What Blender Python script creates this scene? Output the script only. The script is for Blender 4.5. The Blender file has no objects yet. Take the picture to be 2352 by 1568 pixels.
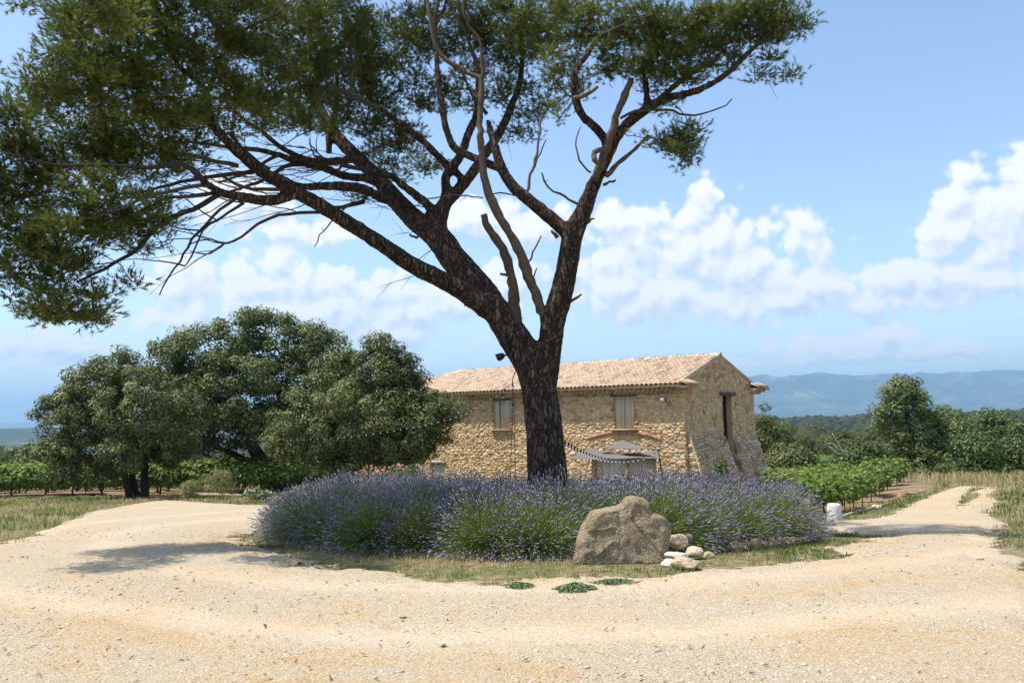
import bpy, bmesh, math, random, numpy as np
from mathutils import Vector, Matrix, noise as mn
rng = np.random.default_rng(7); random.seed(7)
S = bpy.context.scene; COL = S.collection
PI = math.pi

# ------------------------------------------------------------------ camera
F, CX, CY, EYE = 1895.0, 1176.0, 784.0, 1.7       # focal length and centre, in pixels of a 2352 x 1568 picture
PITCH, ROLL = math.atan(170 / F), math.radians(0.9)
_f = np.array([0, math.cos(PITCH), math.sin(PITCH)]); _r = np.array([1., 0, 0]); _u = np.cross(_r, _f)
R_ = _r * math.cos(ROLL) - _u * math.sin(ROLL); U_ = _r * math.sin(ROLL) + _u * math.cos(ROLL)
cam = bpy.data.objects.new('camera', bpy.data.cameras.new('camera')); COL.objects.link(cam)
cam.data.sensor_width = 36; cam.data.lens = F / 2352 * 36; cam.data.clip_start = .1; cam.data.clip_end = 60000
m = Matrix(((R_[0], U_[0], -_f[0], 0), (R_[1], U_[1], -_f[1], 0), (R_[2], U_[2], -_f[2], EYE), (0, 0, 0, 1)))
cam.matrix_world = m; S.camera = cam

def ray(x, y): return _f + R_ * (x - CX) / F - U_ * (y - CY) / F
def at(x, y, Y):
    d = ray(x, y); return np.array([0, 0, EYE]) + d * (Y / d[1])
def pxm(Y): return Y / F                          # metres per pixel at depth Y

# ------------------------------------------------------------------ light
SUN_EL, SUN_AZ = math.radians(65), math.radians(263)   # azimuth clockwise from +Y
SUN = Vector((math.cos(SUN_EL) * math.sin(SUN_AZ), math.cos(SUN_EL) * math.cos(SUN_AZ), math.sin(SUN_EL)))
sl = bpy.data.lights.new('sun', 'SUN'); sl.energy = 3.8; sl.angle = math.radians(.55); sl.color = (1, .955, .88)
so = bpy.data.objects.new('sun', sl); COL.objects.link(so); so.rotation_euler = SUN.to_track_quat('Z', 'Y').to_euler()
S.view_settings.view_transform = 'Standard'; S.view_settings.look = 'None'; S.view_settings.gamma = 1
S.view_settings.use_curve_mapping = False; S.view_settings.exposure = .74
S.cycles.max_bounces = 6; S.cycles.diffuse_bounces = 3; S.cycles.transparent_max_bounces = 8

_O = 'first second third fourth fifth sixth seventh eighth ninth tenth eleventh twelfth thirteenth fourteenth fifteenth sixteenth seventeenth eighteenth nineteenth'.split()
_T = {20: 'twenty', 30: 'thirty', 40: 'forty', 50: 'fifty', 60: 'sixty', 70: 'seventy', 80: 'eighty', 90: 'ninety'}
def nth(n):
    if n < 20: return _O[n - 1]
    return _T[n // 10 * 10][:-1] + 'ieth' if n % 10 == 0 else _T[n // 10 * 10] + '-' + _O[n % 10 - 1]

class NT:
    """small node helper"""
    def __init__(s, tree): s.t = tree; s.n = tree.nodes; s.l = tree.links
    def node(s, typ, ins=None, **kw):
        nd = s.n.new(typ)
        for k, v in kw.items(): setattr(nd, k, v)
        for k, v in (ins or {}).items():
            sock = nd.inputs[k]
            if isinstance(v, bpy.types.NodeSocket): s.l.new(v, sock)
            else: sock.default_value = v
        return nd
    def math(s, op, a, b=0., c=0., clamp=False):
        nd = s.node('ShaderNodeMath', {0: a, 1: b, 2: c}, operation=op); nd.use_clamp = clamp; return nd.outputs[0]
    def vm(s, op, a, b=(0, 0, 0), c=None):
        ins = {0: a, 1: b}
        if c is not None: ins[2] = c
        nd = s.node('ShaderNodeVectorMath', ins, operation=op)
        return nd.outputs['Value'] if op in ('LENGTH', 'DOT_PRODUCT') else nd.outputs[0]
    def ramp(s, fac, stops, interp='LINEAR'):
        nd = s.node('ShaderNodeValToRGB', {0: fac}); cr = nd.color_ramp; cr.interpolation = interp
        while len(cr.elements) < len(stops): cr.elements.new(.5)
        for e, (p, c) in zip(cr.elements, stops): e.position = p; e.color = (*c, 1) if len(c) == 3 else c
        return nd.outputs[0]
    def noise(s, vec, scale, detail=4, rough=.55, dist=0.):
        return s.node('ShaderNodeTexNoise', {'Vector': vec, 'Scale': scale, 'Detail': detail, 'Roughness': rough, 'Distortion': dist}).outputs[0]
    def vor(s, vec, scale, feature='F1', out='Distance', rnd=1.):
        nd = s.node('ShaderNodeTexVoronoi', feature=feature); s.l.new(vec, nd.inputs['Vector'])
        nd.inputs['Scale'].default_value = scale; nd.inputs['Randomness'].default_value = rnd
        return nd.outputs[out]
    def mix(s, fac, a, b, mode='MIX'):
        nd = s.node('ShaderNodeMix', data_type='RGBA', blend_type=mode)
        for k, v in ((0, fac), (6, a), (7, b)):
            if isinstance(v, bpy.types.NodeSocket): s.l.new(v, nd.inputs[k])
            else: nd.inputs[k].default_value = v if k == 0 else (*v, 1)[:4]
        return nd.outputs[2]
    def mapr(s, v, a, b, c=0., d=1., kind='LINEAR'):
        return s.node('ShaderNodeMapRange', {0: v, 1: a, 2: b, 3: c, 4: d}, interpolation_type=kind).outputs[0]

W = bpy.data.worlds.new('World'); S.world = W; W.use_nodes = True
w = NT(W.node_tree); w.n.clear()
sky = w.node('ShaderNodeTexSky'); sky.sky_type = 'NISHITA'; sky.sun_disc = False
sky.sun_elevation = SUN_EL; sky.sun_rotation = SUN_AZ; sky.altitude = 250; sky.air_density = 1.0; sky.dust_density = 1.5; sky.ozone_density = 1.5
gen = w.node('ShaderNodeTexCoord').outputs['Generated']
sep = w.node('ShaderNodeSeparateXYZ', {0: gen})
az = w.math('ARCTAN2', sep.outputs[0], sep.outputs[1])
el = w.math('ARCSINE', sep.outputs[2])
P = w.node('ShaderNodeCombineXYZ', {0: az, 1: el}).outputs[0]
BLOBS = [  # pixel x, y, radius x, radius y, strength
 (1615,470,62,46),(1560,500,90,46),(1470,505,80,36),(1590,575,190,85),(1700,610,150,85),(1850,560,62,48),(1870,655,110,42),(1430,590,95,70),
 (1380,660,130,62),(1560,680,240,52),(1780,690,190,40),(2340,400,46,50),(2230,400,48,26),(2290,480,120,66),(2330,570,110,60),(2200,540,60,50),(2120,640,100,34),
 (2290,640,170,44),(2060,690,130,26),
 (620,606,52,40),(590,655,95,50),(700,660,60,50),(760,690,70,50),(790,640,24,26),(650,710,170,50),(430,640,85,42),(420,730,110,34),(900,668,62,40),
 (960,720,110,50),(1060,700,90,46),(860,770,210,30),(1150,650,80,60),(1230,520,90,44),(1090,500,80,36),(130,792,88,26),(110,825,110,16),(760,540,60,26),(640,520,100,30),(560,470,80,50),
 (1900,795,110,30),(2050,762,50,34),(1990,815,170,18),(2170,800,50,15),(300,905,160,12),(1700,835,90,10)]
def field(Pv, freq_on):
    acc = None
    for x, y, a, b in BLOBS:
        d = ray(x, y); d = d / np.linalg.norm(d); A = math.atan2(d[0], d[1]); E = math.asin(d[2])
        sx, sy = F / a / 1.55, F / b / 1.55
        v = w.vm('MULTIPLY_ADD', Pv, (sx, sy, 0), (-A * sx, -E * sy, 0)); ln = w.vm('LENGTH', v)
        acc = ln if acc is None else w.math('SMOOTH_MIN', acc, ln, .25)
    blob = w.math('SUBTRACT', 1., acc)
    # the same kind of cloud carries on round the horizon outside the view
    big = w.noise(w.vm('MULTIPLY', Pv, (3.2, 6, 1)), 1., 4, .5)
    out = w.math('SUBTRACT', w.math('MULTIPLY', big, 3.2), 1.65)
    side = w.mapr(w.math('ABSOLUTE', az), .62, .75); lowm = w.mapr(el, .45, .7, 0., 1.)
    out = w.math('SUBTRACT', out, w.math('MULTIPLY', lowm, .8)); out = w.math('SUBTRACT', out, w.math('MULTIPLY', w.math('SUBTRACT', 1., side), 3.))
    base = w.math('MAXIMUM', blob, out)
    n1 = w.noise(Pv, 13., 10, .66, .25); Pw = w.vm('ADD', Pv, w.vm('MULTIPLY', w.node('ShaderNodeTexNoise', {'Vector': Pv, 'Scale': 40., 'Detail': 5.}).outputs[1], (.012, .012, 0))); n2 = w.vor(Pw, 34., 'F1'); n3 = w.vor(Pw, 80., 'F1')
    puff = w.math('ADD', w.math('MULTIPLY', w.math('SUBTRACT', n1, .5), 2.0), w.math('ADD', w.math('MULTIPLY', w.math('SUBTRACT', .42, n2), .9), w.math('MULTIPLY', w.math('SUBTRACT', .42, n3), .42)))
    return w.math('ADD', base, w.math('MULTIPLY', puff, w.mapr(base, -.45, .25, 0., 1.))), base
d1, b1 = field(P, 1)
P2 = w.vm('ADD', P, (-.007, .014, 0)); d2, b2 = field(P2, 1)
alpha = w.mapr(d1, -.02, .34, 0., 1., 'SMOOTHSTEP'); alpha = w.math('MULTIPLY', alpha, w.mapr(el, .0, .06, .35, .97))
lit = w.mapr(w.math('SUBTRACT', d1, d2), -.5, .25, 0., 1.)  # sunlit and shaded cloud sides painted in, from the field offset towards the sun
ccol = w.mix(lit, (2.95, 3.35, 4.0), (4.7, 4.65, 4.6))
skyc = w.mix(1., sky.outputs[0], (1.75, 1.75, 1.75), 'MULTIPLY')
col = w.mix(alpha, sky.outputs[0], ccol)
bg = w.node('ShaderNodeBackground', {0: col, 1: .15}); wo = w.node('ShaderNodeOutputWorld'); w.l.new(bg.outputs[0], wo.inputs[0])

# ------------------------------------------------------------------ helpers
def rgb(h):
    h = h.lstrip('#'); c = [int(h[i:i + 2], 16) / 255 for i in (0, 2, 4)]
    return tuple(x / 12.92 if x <= .04045 else ((x + .055) / 1.055) ** 2.4 for x in c)
def principled(name):
    M = bpy.data.materials.new(name); M.use_nodes = True; t = NT(M.node_tree)
    return M, t, t.n['Principled BSDF']
def tint_src(t, how):
    return t.node('ShaderNodeAttribute', attribute_name='tint').outputs['Fac'] if how == 'attr' else t.node('ShaderNodeObjectInfo').outputs['Random']
def ramp_mat(name, stops, how='attr', rough=.9, nscale=0, namp=.35, bump=0., bscale=30., spec=.25, trans=0.):
    M, t, p = principled(name); c = t.ramp(tint_src(t, how), stops)
    co = t.node('ShaderNodeTexCoord').outputs['Object'] if how == 'attr' else t.node('ShaderNodeNewGeometry').outputs['Position']
    if nscale:
        n = t.noise(co, nscale, 6, .6); c = t.mix(1., c, t.ramp(n, [(.25, (1 - namp,) * 3), (.75, (1 + namp,) * 3)]), 'MULTIPLY')
    t.l.new(c, p.inputs['Base Color']); p.inputs['Roughness'].default_value = rough; p.inputs['Specular IOR Level'].default_value = spec
    if bump:
        b = t.node('ShaderNodeBump', {'Height': t.noise(co, bscale, 8, .65), 'Strength': 1., 'Distance': bump}); t.l.new(b.outputs[0], p.inputs['Normal'])
    if trans:
        tr = t.node('ShaderNodeBsdfTranslucent', {0: t.mix(1., c, (1.25, 1.3, .7), 'MULTIPLY')}); ms = t.node('ShaderNodeMixShader', {0: trans, 1: p.outputs[0], 2: tr.outputs[0]})
        t.l.new(ms.outputs[0], t.n['Material Output'].inputs[0])
    return M

def mesh(name, V, Fs, mat=None, tint=None, smooth=False):
    """V (n,3); Fs array (m,k) or list of arrays of different k; tint per face"""
    V = np.asarray(V, np.float32); groups = [np.asarray(f, np.int32) for f in (Fs if isinstance(Fs, list) and len(Fs) and np.ndim(Fs[0]) == 2 else [np.asarray(Fs)])]
    me = bpy.data.meshes.new(name); me.vertices.add(len(V)); me.vertices.foreach_set('co', V.ravel())
    idx = np.concatenate([g.ravel() for g in groups]); tot = np.concatenate([np.full(len(g), g.shape[1]) for g in groups])
    me.loops.add(len(idx)); me.loops.foreach_set('vertex_index', idx.astype(np.int32))
    me.polygons.add(len(tot)); me.polygons.foreach_set('loop_start', (np.cumsum(tot) - tot).astype(np.int32))
    if smooth: me.polygons.foreach_set('use_smooth', np.ones(len(tot), bool))
    if tint is not None:
        a = me.attributes.new('tint', 'FLOAT', 'FACE'); a.data.foreach_set('value', np.asarray(tint, np.float32))
    if mat: me.materials.append(mat)
    me.update(calc_edges=True); me.validate() if False else None
    return me
def link(name, data, parent=None, world=True, kind=None, label=None, cat=None, group=None):
    o = bpy.data.objects.new(name, data); COL.objects.link(o)
    if parent is not None:
        o.parent = parent
        if world: o.matrix_parent_inverse = parent.matrix_basis.inverted() if parent.parent is None else Matrix()
    if kind: o['kind'] = kind
    if label: o['label'] = label
    if cat: o['category'] = cat
    if group: o['group'] = group
    return o
def thing(name, loc, label, cat, group=None, rz=0):
    o = link(name, None, label=label, cat=cat, group=group); o.location = loc; o.rotation_euler.z = rz; o.empty_display_size = .2; return o
def copy_tree(o, parent=None):
    c = o.copy(); COL.objects.link(c)
    if parent is not None: c.parent = parent
    for ch in list(o.children): copy_tree(ch, c)
    return c
class MB:
    """collects pieces into one mesh"""
    def __init__(s): s.V = []; s.Q = {}; s.T = {}; s.n = 0
    def add(s, V, Fs, tint=.5):
        V = np.asarray(V, float)
        for f in Fs:
            k = len(f); s.Q.setdefault(k, []).append([i + s.n for i in f]); s.T.setdefault(k, []).append(tint)
        s.V.append(V); s.n += len(V)
    def addn(s, V, Fa, tint):
        Fa = np.asarray(Fa); k = Fa.shape[1]; s.Q.setdefault(k, []).extend((Fa + s.n).tolist())
        s.T.setdefault(k, []).extend(np.broadcast_to(tint, len(Fa)).tolist()); s.V.append(np.asarray(V, float)); s.n += len(V)
    def me(s, name, mat, smooth=False):
        ks = sorted(s.Q); return mesh(name, np.concatenate(s.V), [np.array(s.Q[k]) for k in ks], mat, np.concatenate([np.array(s.T[k]) for k in ks]), smooth)
    def box(s, c, ax, ay, az, tint=.5):
        c, ax, ay, az = map(np.asarray, (c, ax, ay, az))
        V = [c + i * ax + j * ay + k * az for i in (-1, 1) for j in (-1, 1) for k in (-1, 1)]
        s.add(V, [(0, 1, 3, 2), (4, 6, 7, 5), (0, 4, 5, 1), (2, 3, 7, 6), (0, 2, 6, 4), (1, 5, 7, 3)], tint)
def catmull(P, R, step):
    P = np.asarray(P, float); R = np.asarray(R, float)
    if len(P) == 2: n = max(2, int(np.linalg.norm(P[1] - P[0]) / step)); t = np.linspace(0, 1, n)[:, None]; return P[0] + (P[1] - P[0]) * t, R[0] + (R[1] - R[0]) * t[:, 0]
    Q = np.vstack([2 * P[0] - P[1], P, 2 * P[-1] - P[-2]]); out = []; ro = []
    for i in range(len(P) - 1):
        a, b, c, d = Q[i:i + 4]; n = max(2, int(np.linalg.norm(c - b) / step)); t = np.linspace(0, 1, n, endpoint=False)[:, None]
        out.append(.5 * ((2 * b) + (-a + c) * t + (2 * a - 5 * b + 4 * c - d) * t * t + (-a + 3 * b - 3 * c + d) * t ** 3)); ro.append(R[i] + (R[i + 1] - R[i]) * t[:, 0])
    return np.vstack(out + [P[-1:]]), np.concatenate(ro + [R[-1:]])
def tube_arrays(P, R, sides=6, cap=True):
    P = np.asarray(P, float); R = np.asarray(R, float); n = len(P); T = np.gradient(P, axis=0); T /= np.linalg.norm(T, axis=1)[:, None] + 1e-9
    ref = np.array([0, 0, 1.]) if abs(T[:, 2]).mean() < .8 else np.array([1., 0, 0])
    A = np.cross(T, ref); A /= np.linalg.norm(A, axis=1)[:, None] + 1e-9; B = np.cross(T, A)
    th = np.linspace(0, 2 * PI, sides, endpoint=False)
    V = P[:, None] + R[:, None, None] * (A[:, None] * np.cos(th)[None, :, None] + B[:, None] * np.sin(th)[None, :, None]); V = V.reshape(-1, 3)
    i = np.arange(n - 1)[:, None] * sides; j = np.arange(sides)[None]; k = (j + 1) % sides
    Q = np.stack([i + j, i + k, i + sides + k, i + sides + j], -1).reshape(-1, 4)
    return V, Q
def add_tube(mb, P, R, sides=6, tint=.5):
    V, Q = tube_arrays(P, R, sides); n = len(P); mb.addn(V, Q, tint)
    mb.Q.setdefault(sides, []).append([mb.n - sides + i for i in range(sides)]); mb.T.setdefault(sides, []).append(tint)
    mb.Q.setdefault(sides, []).append([mb.n - len(V) + sides - 1 - i for i in range(sides)]); mb.T.setdefault(sides, []).append(tint)

def sm(a, b, x): t = np.clip((x - a) / (b - a), 0, 1); return t * t * (3 - 2 * t)
TY = [-400, 10, 13, 18, 25, 34, 40, 60, 80, 160, 300, 600, 1500, 3000, 60000]
TL = [0, 0, -.15, -.42, -.8, -1.45, -1.65, -3.0, -4.0, -8.6, -15, -25, -60, -62, -62]
TR = [0, 0, -.32, -.75, -1.15, -1.7, -2.1, -3.1, -3.9, -8.6, -15, -25, -60, -62, -62]
_yy = np.concatenate([np.linspace(-400, 0, 20), np.arange(.5, 200, .5), np.geomspace(200, 60000, 400)])
def _smooth(tab):
    v = np.interp(_yy, TY, tab); k = (_yy > 5) & (_yy < 190); vv = v.copy()
    for _ in range(14): vv[1:-1] = (vv[:-2] + vv[1:-1] * 2 + vv[2:]) / 4; vv = np.where(k, vv, v)
    return vv
_tl, _tr = _smooth(TL), _smooth(TR)
def G(x, y):
    x = np.asarray(x, float); y = np.asarray(y, float); b = sm(-9, 3, x)
    z = np.interp(y, _yy, _tl) * (1 - b) + np.interp(y, _yy, _tr) * b
    z = z + .02 * np.sin(x * .9 + y * .35) * np.sin(y * .6 - x * .2) * sm(2, 8, np.abs(y)) + .5 * sm(9, 16, x) * sm(14, 24, y) * sm(70, 40, y)
    return z
def gnd(px, py):
    """where the view ray through a picture point meets the ground"""
    d = ray(px, py); t = 2.; o = np.array([0, 0, EYE])
    while t < 900:
        p = o + d * t
        if p[2] < G(p[0], p[1]): return p
        t *= 1.004
    return p
def inpoly(X, Y, poly):
    ins = np.zeros(X.shape, bool); n = len(poly)
    for i in range(n):
        x1, y1 = poly[i][:2]; x2, y2 = poly[(i + 1) % n][:2]
        c = ((y1 > Y) != (y2 > Y)) & (X < (x2 - x1) * (Y - y1) / (y2 - y1 + 1e-12) + x1); ins ^= c
    return ins
def polydist(X, Y, poly, closed=True):
    d = np.full(X.shape, 1e9); n = len(poly)
    for i in range(n if closed else n - 1):
        x1, y1 = poly[i][:2]; x2, y2 = poly[(i + 1) % n][:2]; dx, dy = x2 - x1, y2 - y1
        t = np.clip(((X - x1) * dx + (Y - y1) * dy) / (dx * dx + dy * dy + 1e-9), 0, 1); d = np.minimum(d, np.hypot(X - x1 - t * dx, Y - y1 - t * dy))
    return d
def vnoise(X, Y, s, seed=0):
    """cheap smooth value noise"""
    r = np.random.default_rng(seed).random((257, 257)); x = X * s + 1000.5; y = Y * s + 1000.5; xi = np.floor(x).astype(int); yi = np.floor(y).astype(int)
    fx, fy = x - xi, y - yi; fx = fx * fx * (3 - 2 * fx); fy = fy * fy * (3 - 2 * fy); a = lambda i, j: r[(xi + i) % 257, (yi + j) % 257]
    return (a(0, 0) * (1 - fx) + a(1, 0) * fx) * (1 - fy) + (a(0, 1) * (1 - fx) + a(1, 1) * fx) * fy
def fb(X, Y, s, seed=0, o=4): return sum(vnoise(X, Y, s * 2 ** i, seed + i) * .5 ** (i + 1) for i in range(o)) / (1 - .5 ** o)

# ------------------------------------------------------------------ ground
def pos_mat(name): M, t, p = principled(name); return M, t, p, t.node('ShaderNodeNewGeometry').outputs['Position']
M_ground, t, p, pos = pos_mat('dry_grass_soil')
n1 = t.noise(pos, .5, 6, .6); n2 = t.noise(pos, 7., 8, .7); n3 = t.noise(pos, 60., 6, .7)
c = t.ramp(n2, [(.34, (.075, .075, .03)), (.5, (.2, .155, .08)), (.64, (.37, .29, .17))])
c = t.mix(t.mapr(n1, .4, .62), c, t.ramp(n2, [(.3, (.07, .09, .03)), (.7, (.2, .19, .08))]))
c = t.mix(1., c, t.ramp(n3, [(.3, (.7, .7, .7)), (.7, (1.25, 1.25, 1.25))]), 'MULTIPLY')
# far away: fields, woods and villages of the valley floor
sp = t.node('ShaderNodeSeparateXYZ', {0: pos}); far = t.mapr(sp.outputs[1], 250, 700)
cell = t.node('ShaderNodeTexVoronoi', {'Vector': t.vm('MULTIPLY', pos, (1, .45, 0)), 'Scale': .006}); 
fld = t.ramp(t.node('ShaderNodeSeparateColor', {0: cell.outputs['Color']}).outputs[0], [(0, (.03, .045, .018)), (.5, (.04, .06, .02)), (.62, (.1, .14, .045)), (.8, (.2, .17, .09)), (.93, (.05, .07, .025))], 'CONSTANT')
wd = t.mapr(t.noise(t.vm('MULTIPLY', pos, (1, .5, 0)), .0016, 5, .6), .44, .5); fld = t.mix(wd, (.028, .042, .018), fld); fld = t.mix(t.mapr(sp.outputs[1], 700, 1400), (.025, .038, .014), fld)
c = t.mix(far, c, fld); t.l.new(c, p.inputs['Base Color']); p.inputs['Roughness'].default_value = 1; p.inputs['Specular IOR Level'].default_value = .1
t.l.new(t.node('ShaderNodeBump', {'Height': n2, 'Strength': .6, 'Distance': .03}).outputs[0], p.inputs['Normal'])
def axis(parts): return np.unique(np.concatenate([np.arange(a, b, s) for a, b, s in parts]))
gx = np.unique(np.concatenate([-np.geomspace(40, 24000, 60), np.arange(-40, 40, .8), np.geomspace(40, 24000, 60)]))
gy = np.unique(np.concatenate([-np.geomspace(2, 2500, 20), np.arange(-2, 60, .5), np.geomspace(60, 24000, 140)]))
def grid(gx, gy, zf):
    X, Y = np.meshgrid(gx, gy); Z = zf(X, Y); V = np.stack([X, Y, Z], -1).reshape(-1, 3); nx = len(gx)
    i = np.arange(len(gy) - 1)[:, None] * nx + np.arange(nx - 1)[None]; Q = np.stack([i, i + 1, i + 1 + nx, i + nx], -1).reshape(-1, 4); return V, Q
V, Q = grid(gx, gy, lambda X, Y: G(X, Y) + (fb(X, Y, .004, 11) - .5) * 9 * sm(300, 1500, Y))
link('ground', mesh('ground', V, Q, M_ground, smooth=True), kind='structure')

# hills
def ridge(name, prof, Y0, depth, zbase, mat, nseg=260, seed=3, rough=.4, x0=None, x1=None):
    xs = np.array([at(x, y, Y0)[0] for x, y in prof]); zs = np.array([at(x, y, Y0)[2] for x, y in prof])
    gx = np.linspace(x0 if x0 is not None else xs[0], x1 if x1 is not None else xs[-1], nseg); v = np.linspace(0, 1, 70)
    X, Vv = np.meshgrid(gx, v); crest = np.interp(X, xs, zs); h = crest - zbase
    up = np.where(Vv < .62, sm(0, .62, Vv) ** 1.15, 1 - sm(.62, 1.05, Vv))
    Y = Y0 + (Vv - .62) * depth; r = 1 - np.abs(fb(X / depth * 9, Y / depth * 7, 1., seed, 5) * 2 - 1) * 2
    Z = zbase + h * up * (1 + rough * 2.2 * r * up * (1 - up) * 2) + h * .012 * (fb(X, Y, 12 / depth, seed + 9) - .5); Vt = np.stack([X, Y, Z], -1).reshape(-1, 3)
    i = np.arange(69)[:, None] * nseg + np.arange(nseg - 1)[None]; Q = np.stack([i, i + 1, i + 1 + nseg, i + nseg], -1).reshape(-1, 4)
    return link(name, mesh(name, Vt, Q, mat, smooth=True), kind='structure')
M_mtn, t, p, pos = pos_mat('mountain_scrub'); n = t.noise(pos, .0022, 8, .68); n2 = t.noise(pos, .012, 6, .6)
c = t.ramp(n, [(.35, (.012, .024, .01)), (.5, (.04, .06, .028)), (.6, (.09, .11, .055)), (.7, (.38, .34, .25))]); c = t.mix(1., c, t.ramp(n2, [(.3, (.6, .6, .6)), (.7, (1.4, 1.4, 1.4))]), 'MULTIPLY')  # scrub patches; paler ones strengthened to imitate shading of the folds
t.l.new(c, p.inputs['Base Color']); p.inputs['Roughness'].default_value = 1; p.inputs['Specular IOR Level'].default_value = 0
M_whill, t, p, pos = pos_mat('wooded_hill'); n = t.noise(pos, .05, 6, .7); t.l.new(t.ramp(n, [(.3, (.018, .028, .01)), (.6, (.04, .055, .02)), (.75, (.07, .08, .035))]), p.inputs['Base Color']); p.inputs['Roughness'].default_value = 1; p.inputs['Specular IOR Level'].default_value = 0
ridge('mountains', [(1300,900),(1500,892),(1640,880),(1735,866),(1800,868),(1860,862),(1935,867),(1990,863),(2030,861),(2075,866),(2105,866),(2150,860),(2230,858),(2290,861),(2352,865),(2600,872),(3000,900),(3600,935)], 11500, 5200, -64, M_mtn, 300)
ridge('mountains', [(-2500,940),(-1500,955),(-600,962),(-200,966),(0,975),(60,970),(110,968),(180,972),(400,966),(800,962),(1100,955),(1350,930),(1500,900)], 15500, 4000, -66, M_mtn, 200, 8)
ridge('hills', [(-900,1010),(-500,980),(-200,985),(-60,992),(10,985),(60,982),(95,984),(140,992),(300,1010),(420,1030)], 3600, 1500, -64, M_mtn, 120, 21)
HR = ridge('hills', [(1500,960),(1650,966),(1760,976),(1850,966),(1930,968),(2010,962),(2100,968),(2200,958),(2300,953),(2352,950),(2500,945),(2900,950)], 900, 640, -40, M_whill, 160, 31, .05)

# ------------------------------------------------------------------ forecourt and track
def wp(lst): return [gnd(x, y) for x, y in lst]
SAND = wp([(-900,1568),(-420,1330),(-160,1270),(0,1256),(67,1239),(102,1218),(145,1201),(207,1178),(300,1160),(380,1151),(470,1157),(590,1164),(760,1160)]) + [np.array([-2.5, 22.5, 0]), np.array([2.5, 22, 0]), np.array([5.8, 18, 0])] + \
       wp([(1885,1203),(1945,1199),(2025,1190),(2062,1174),(2110,1150),(2170,1128),(2196,1120),(2280,1119),(2282,1145),(2284,1175),(2290,1210),(2300,1250),(2315,1300),(2352,1350),(2500,1450),(2700,1568)]) + [np.array([6, 2.2, 0]), np.array([-6, 2.2, 0])]
BC = np.array([.38, 15.1]); BR = 4.75            # centre and radius of the lavender bed
APRON = [(BC[0] + math.cos(a) * r, BC[1] + math.sin(a) * r) for a, r in [(math.radians(d), BR + rr) for d, rr in
         [(0,.9),(-15,1.1),(-30,.75),(-45,.8),(-60,1.2),(-72,1.55),(-85,1.8),(-100,1.7),(-115,1.35),(-130,.8),(-150,.45),(-170,.3),(170,.4),(120,.6),(60,.6),(20,.7)]]]
MIDL = wp([(2243,1119),(2230,1135),(2214,1152),(2196,1172)])
def sand_mask(X, Y):
    nz = (fb(X, Y, 1.6, 40, 4) - .5)
    ins = inpoly(X, Y, SAND); d = polydist(X, Y, SAND); sd = np.where(ins, d, -d) + nz * np.where(Y < 17.5, 1.3, .45)
    a = inpoly(X, Y, APRON); da = polydist(X, Y, APRON); sa = np.where(a, -da, da) + nz * 1.1 + (fb(X, Y, 5., 47, 3) - .5) * .7
    mid = np.exp(-(polydist(X, Y, MIDL, False) / .26) ** 2) * .75 * sm(.35, .6, fb(X, Y, 1.2, 44, 3) + .1)    # grassy strip between the ruts
    return np.minimum(sd, sa) - mid
M_sand, t, p, pos = pos_mat('pale_limestone_grit')
n1 = t.noise(pos, .55, 6, .62, .6); n2 = t.noise(pos, 9., 9, .72); n3 = t.noise(pos, 75., 8, .75); vo = t.node('ShaderNodeTexVoronoi', {'Vector': pos, 'Scale': 34.}); vo2 = t.node('ShaderNodeTexVoronoi', {'Vector': pos, 'Scale': 90.})
sx_ = t.node('ShaderNodeSeparateXYZ', {0: t.vm('SUBTRACT', pos, (.38, 15.1, 0))}); rad_ = t.math('SQRT', t.math('ADD', t.math('MULTIPLY', sx_.outputs[0], sx_.outputs[0]), t.math('MULTIPLY', sx_.outputs[1], sx_.outputs[1]))); ang_ = t.math('ARCTAN2', sx_.outputs[0], sx_.outputs[1])
arc = t.noise(t.node('ShaderNodeCombineXYZ', {0: t.math('MULTIPLY', rad_, 1.5), 1: t.math('MULTIPLY', ang_, 1.6)}).outputs[0], 1.1, 5, .55, .4); n1 = t.math('ADD', t.math('MULTIPLY', n1, .5), t.math('MULTIPLY', arc, .5))
base = t.ramp(n1, [(0.36, (0.43, 0.35, 0.238)), (0.49, (0.455, 0.36, 0.233)), (0.56, (0.47, 0.346, 0.202)), (0.66, (0.44, 0.298, 0.15))])
gr = t.mix(t.mapr(n2, .42, .6), base, (.475, .41, .315)); spx = t.node('ShaderNodeSeparateXYZ', {0: pos}); rt = t.math('ADD', t.mapr(spx.outputs[0], -3., 7.), t.math('MULTIPLY', t.math('SUBTRACT', t.noise(pos, .35, 4, .6), .5), 2.2)); base = t.mix(t.mapr(rt, .1, 1.0, 0., .5), base, (.47, .32, .165))
c = t.mix(t.mapr(n1, .42, .6, .85, .35), base, gr)
rv = t.node('ShaderNodeSeparateColor', {0: vo.outputs['Color']}).outputs[0]; c = t.mix(t.math('MULTIPLY', t.mapr(rv, .72, .8), t.mapr(vo.outputs[0], .35, .2)), c, t.ramp(rv, [(.72, (.34, .29, .23)), (.85, (.75, .69, .6)), (.97, (.22, .16, .11))]))
c = t.mix(1., c, t.ramp(t.node('ShaderNodeSeparateColor', {0: vo2.outputs['Color']}).outputs[1], [(0., (.72, .7, .67)), (.3, (1, 1, 1)), (.8, (1.04, 1.04, 1.03)), (1., (1.3, 1.3, 1.3))]), 'MULTIPLY')
c = t.mix(1., c, t.ramp(n3, [(.3, (.5, .47, .44)), (.5, (1, 1, 1)), (.7, (1.3, 1.3, 1.28))]), 'MULTIPLY')
stn = t.noise(t.vm('MULTIPLY', pos, (1., 1.6, 1)), 2.3, 3, .5); c = t.mix(t.mapr(stn, .66, .71, 0, .6), c, (.4, .25, .11))
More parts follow.
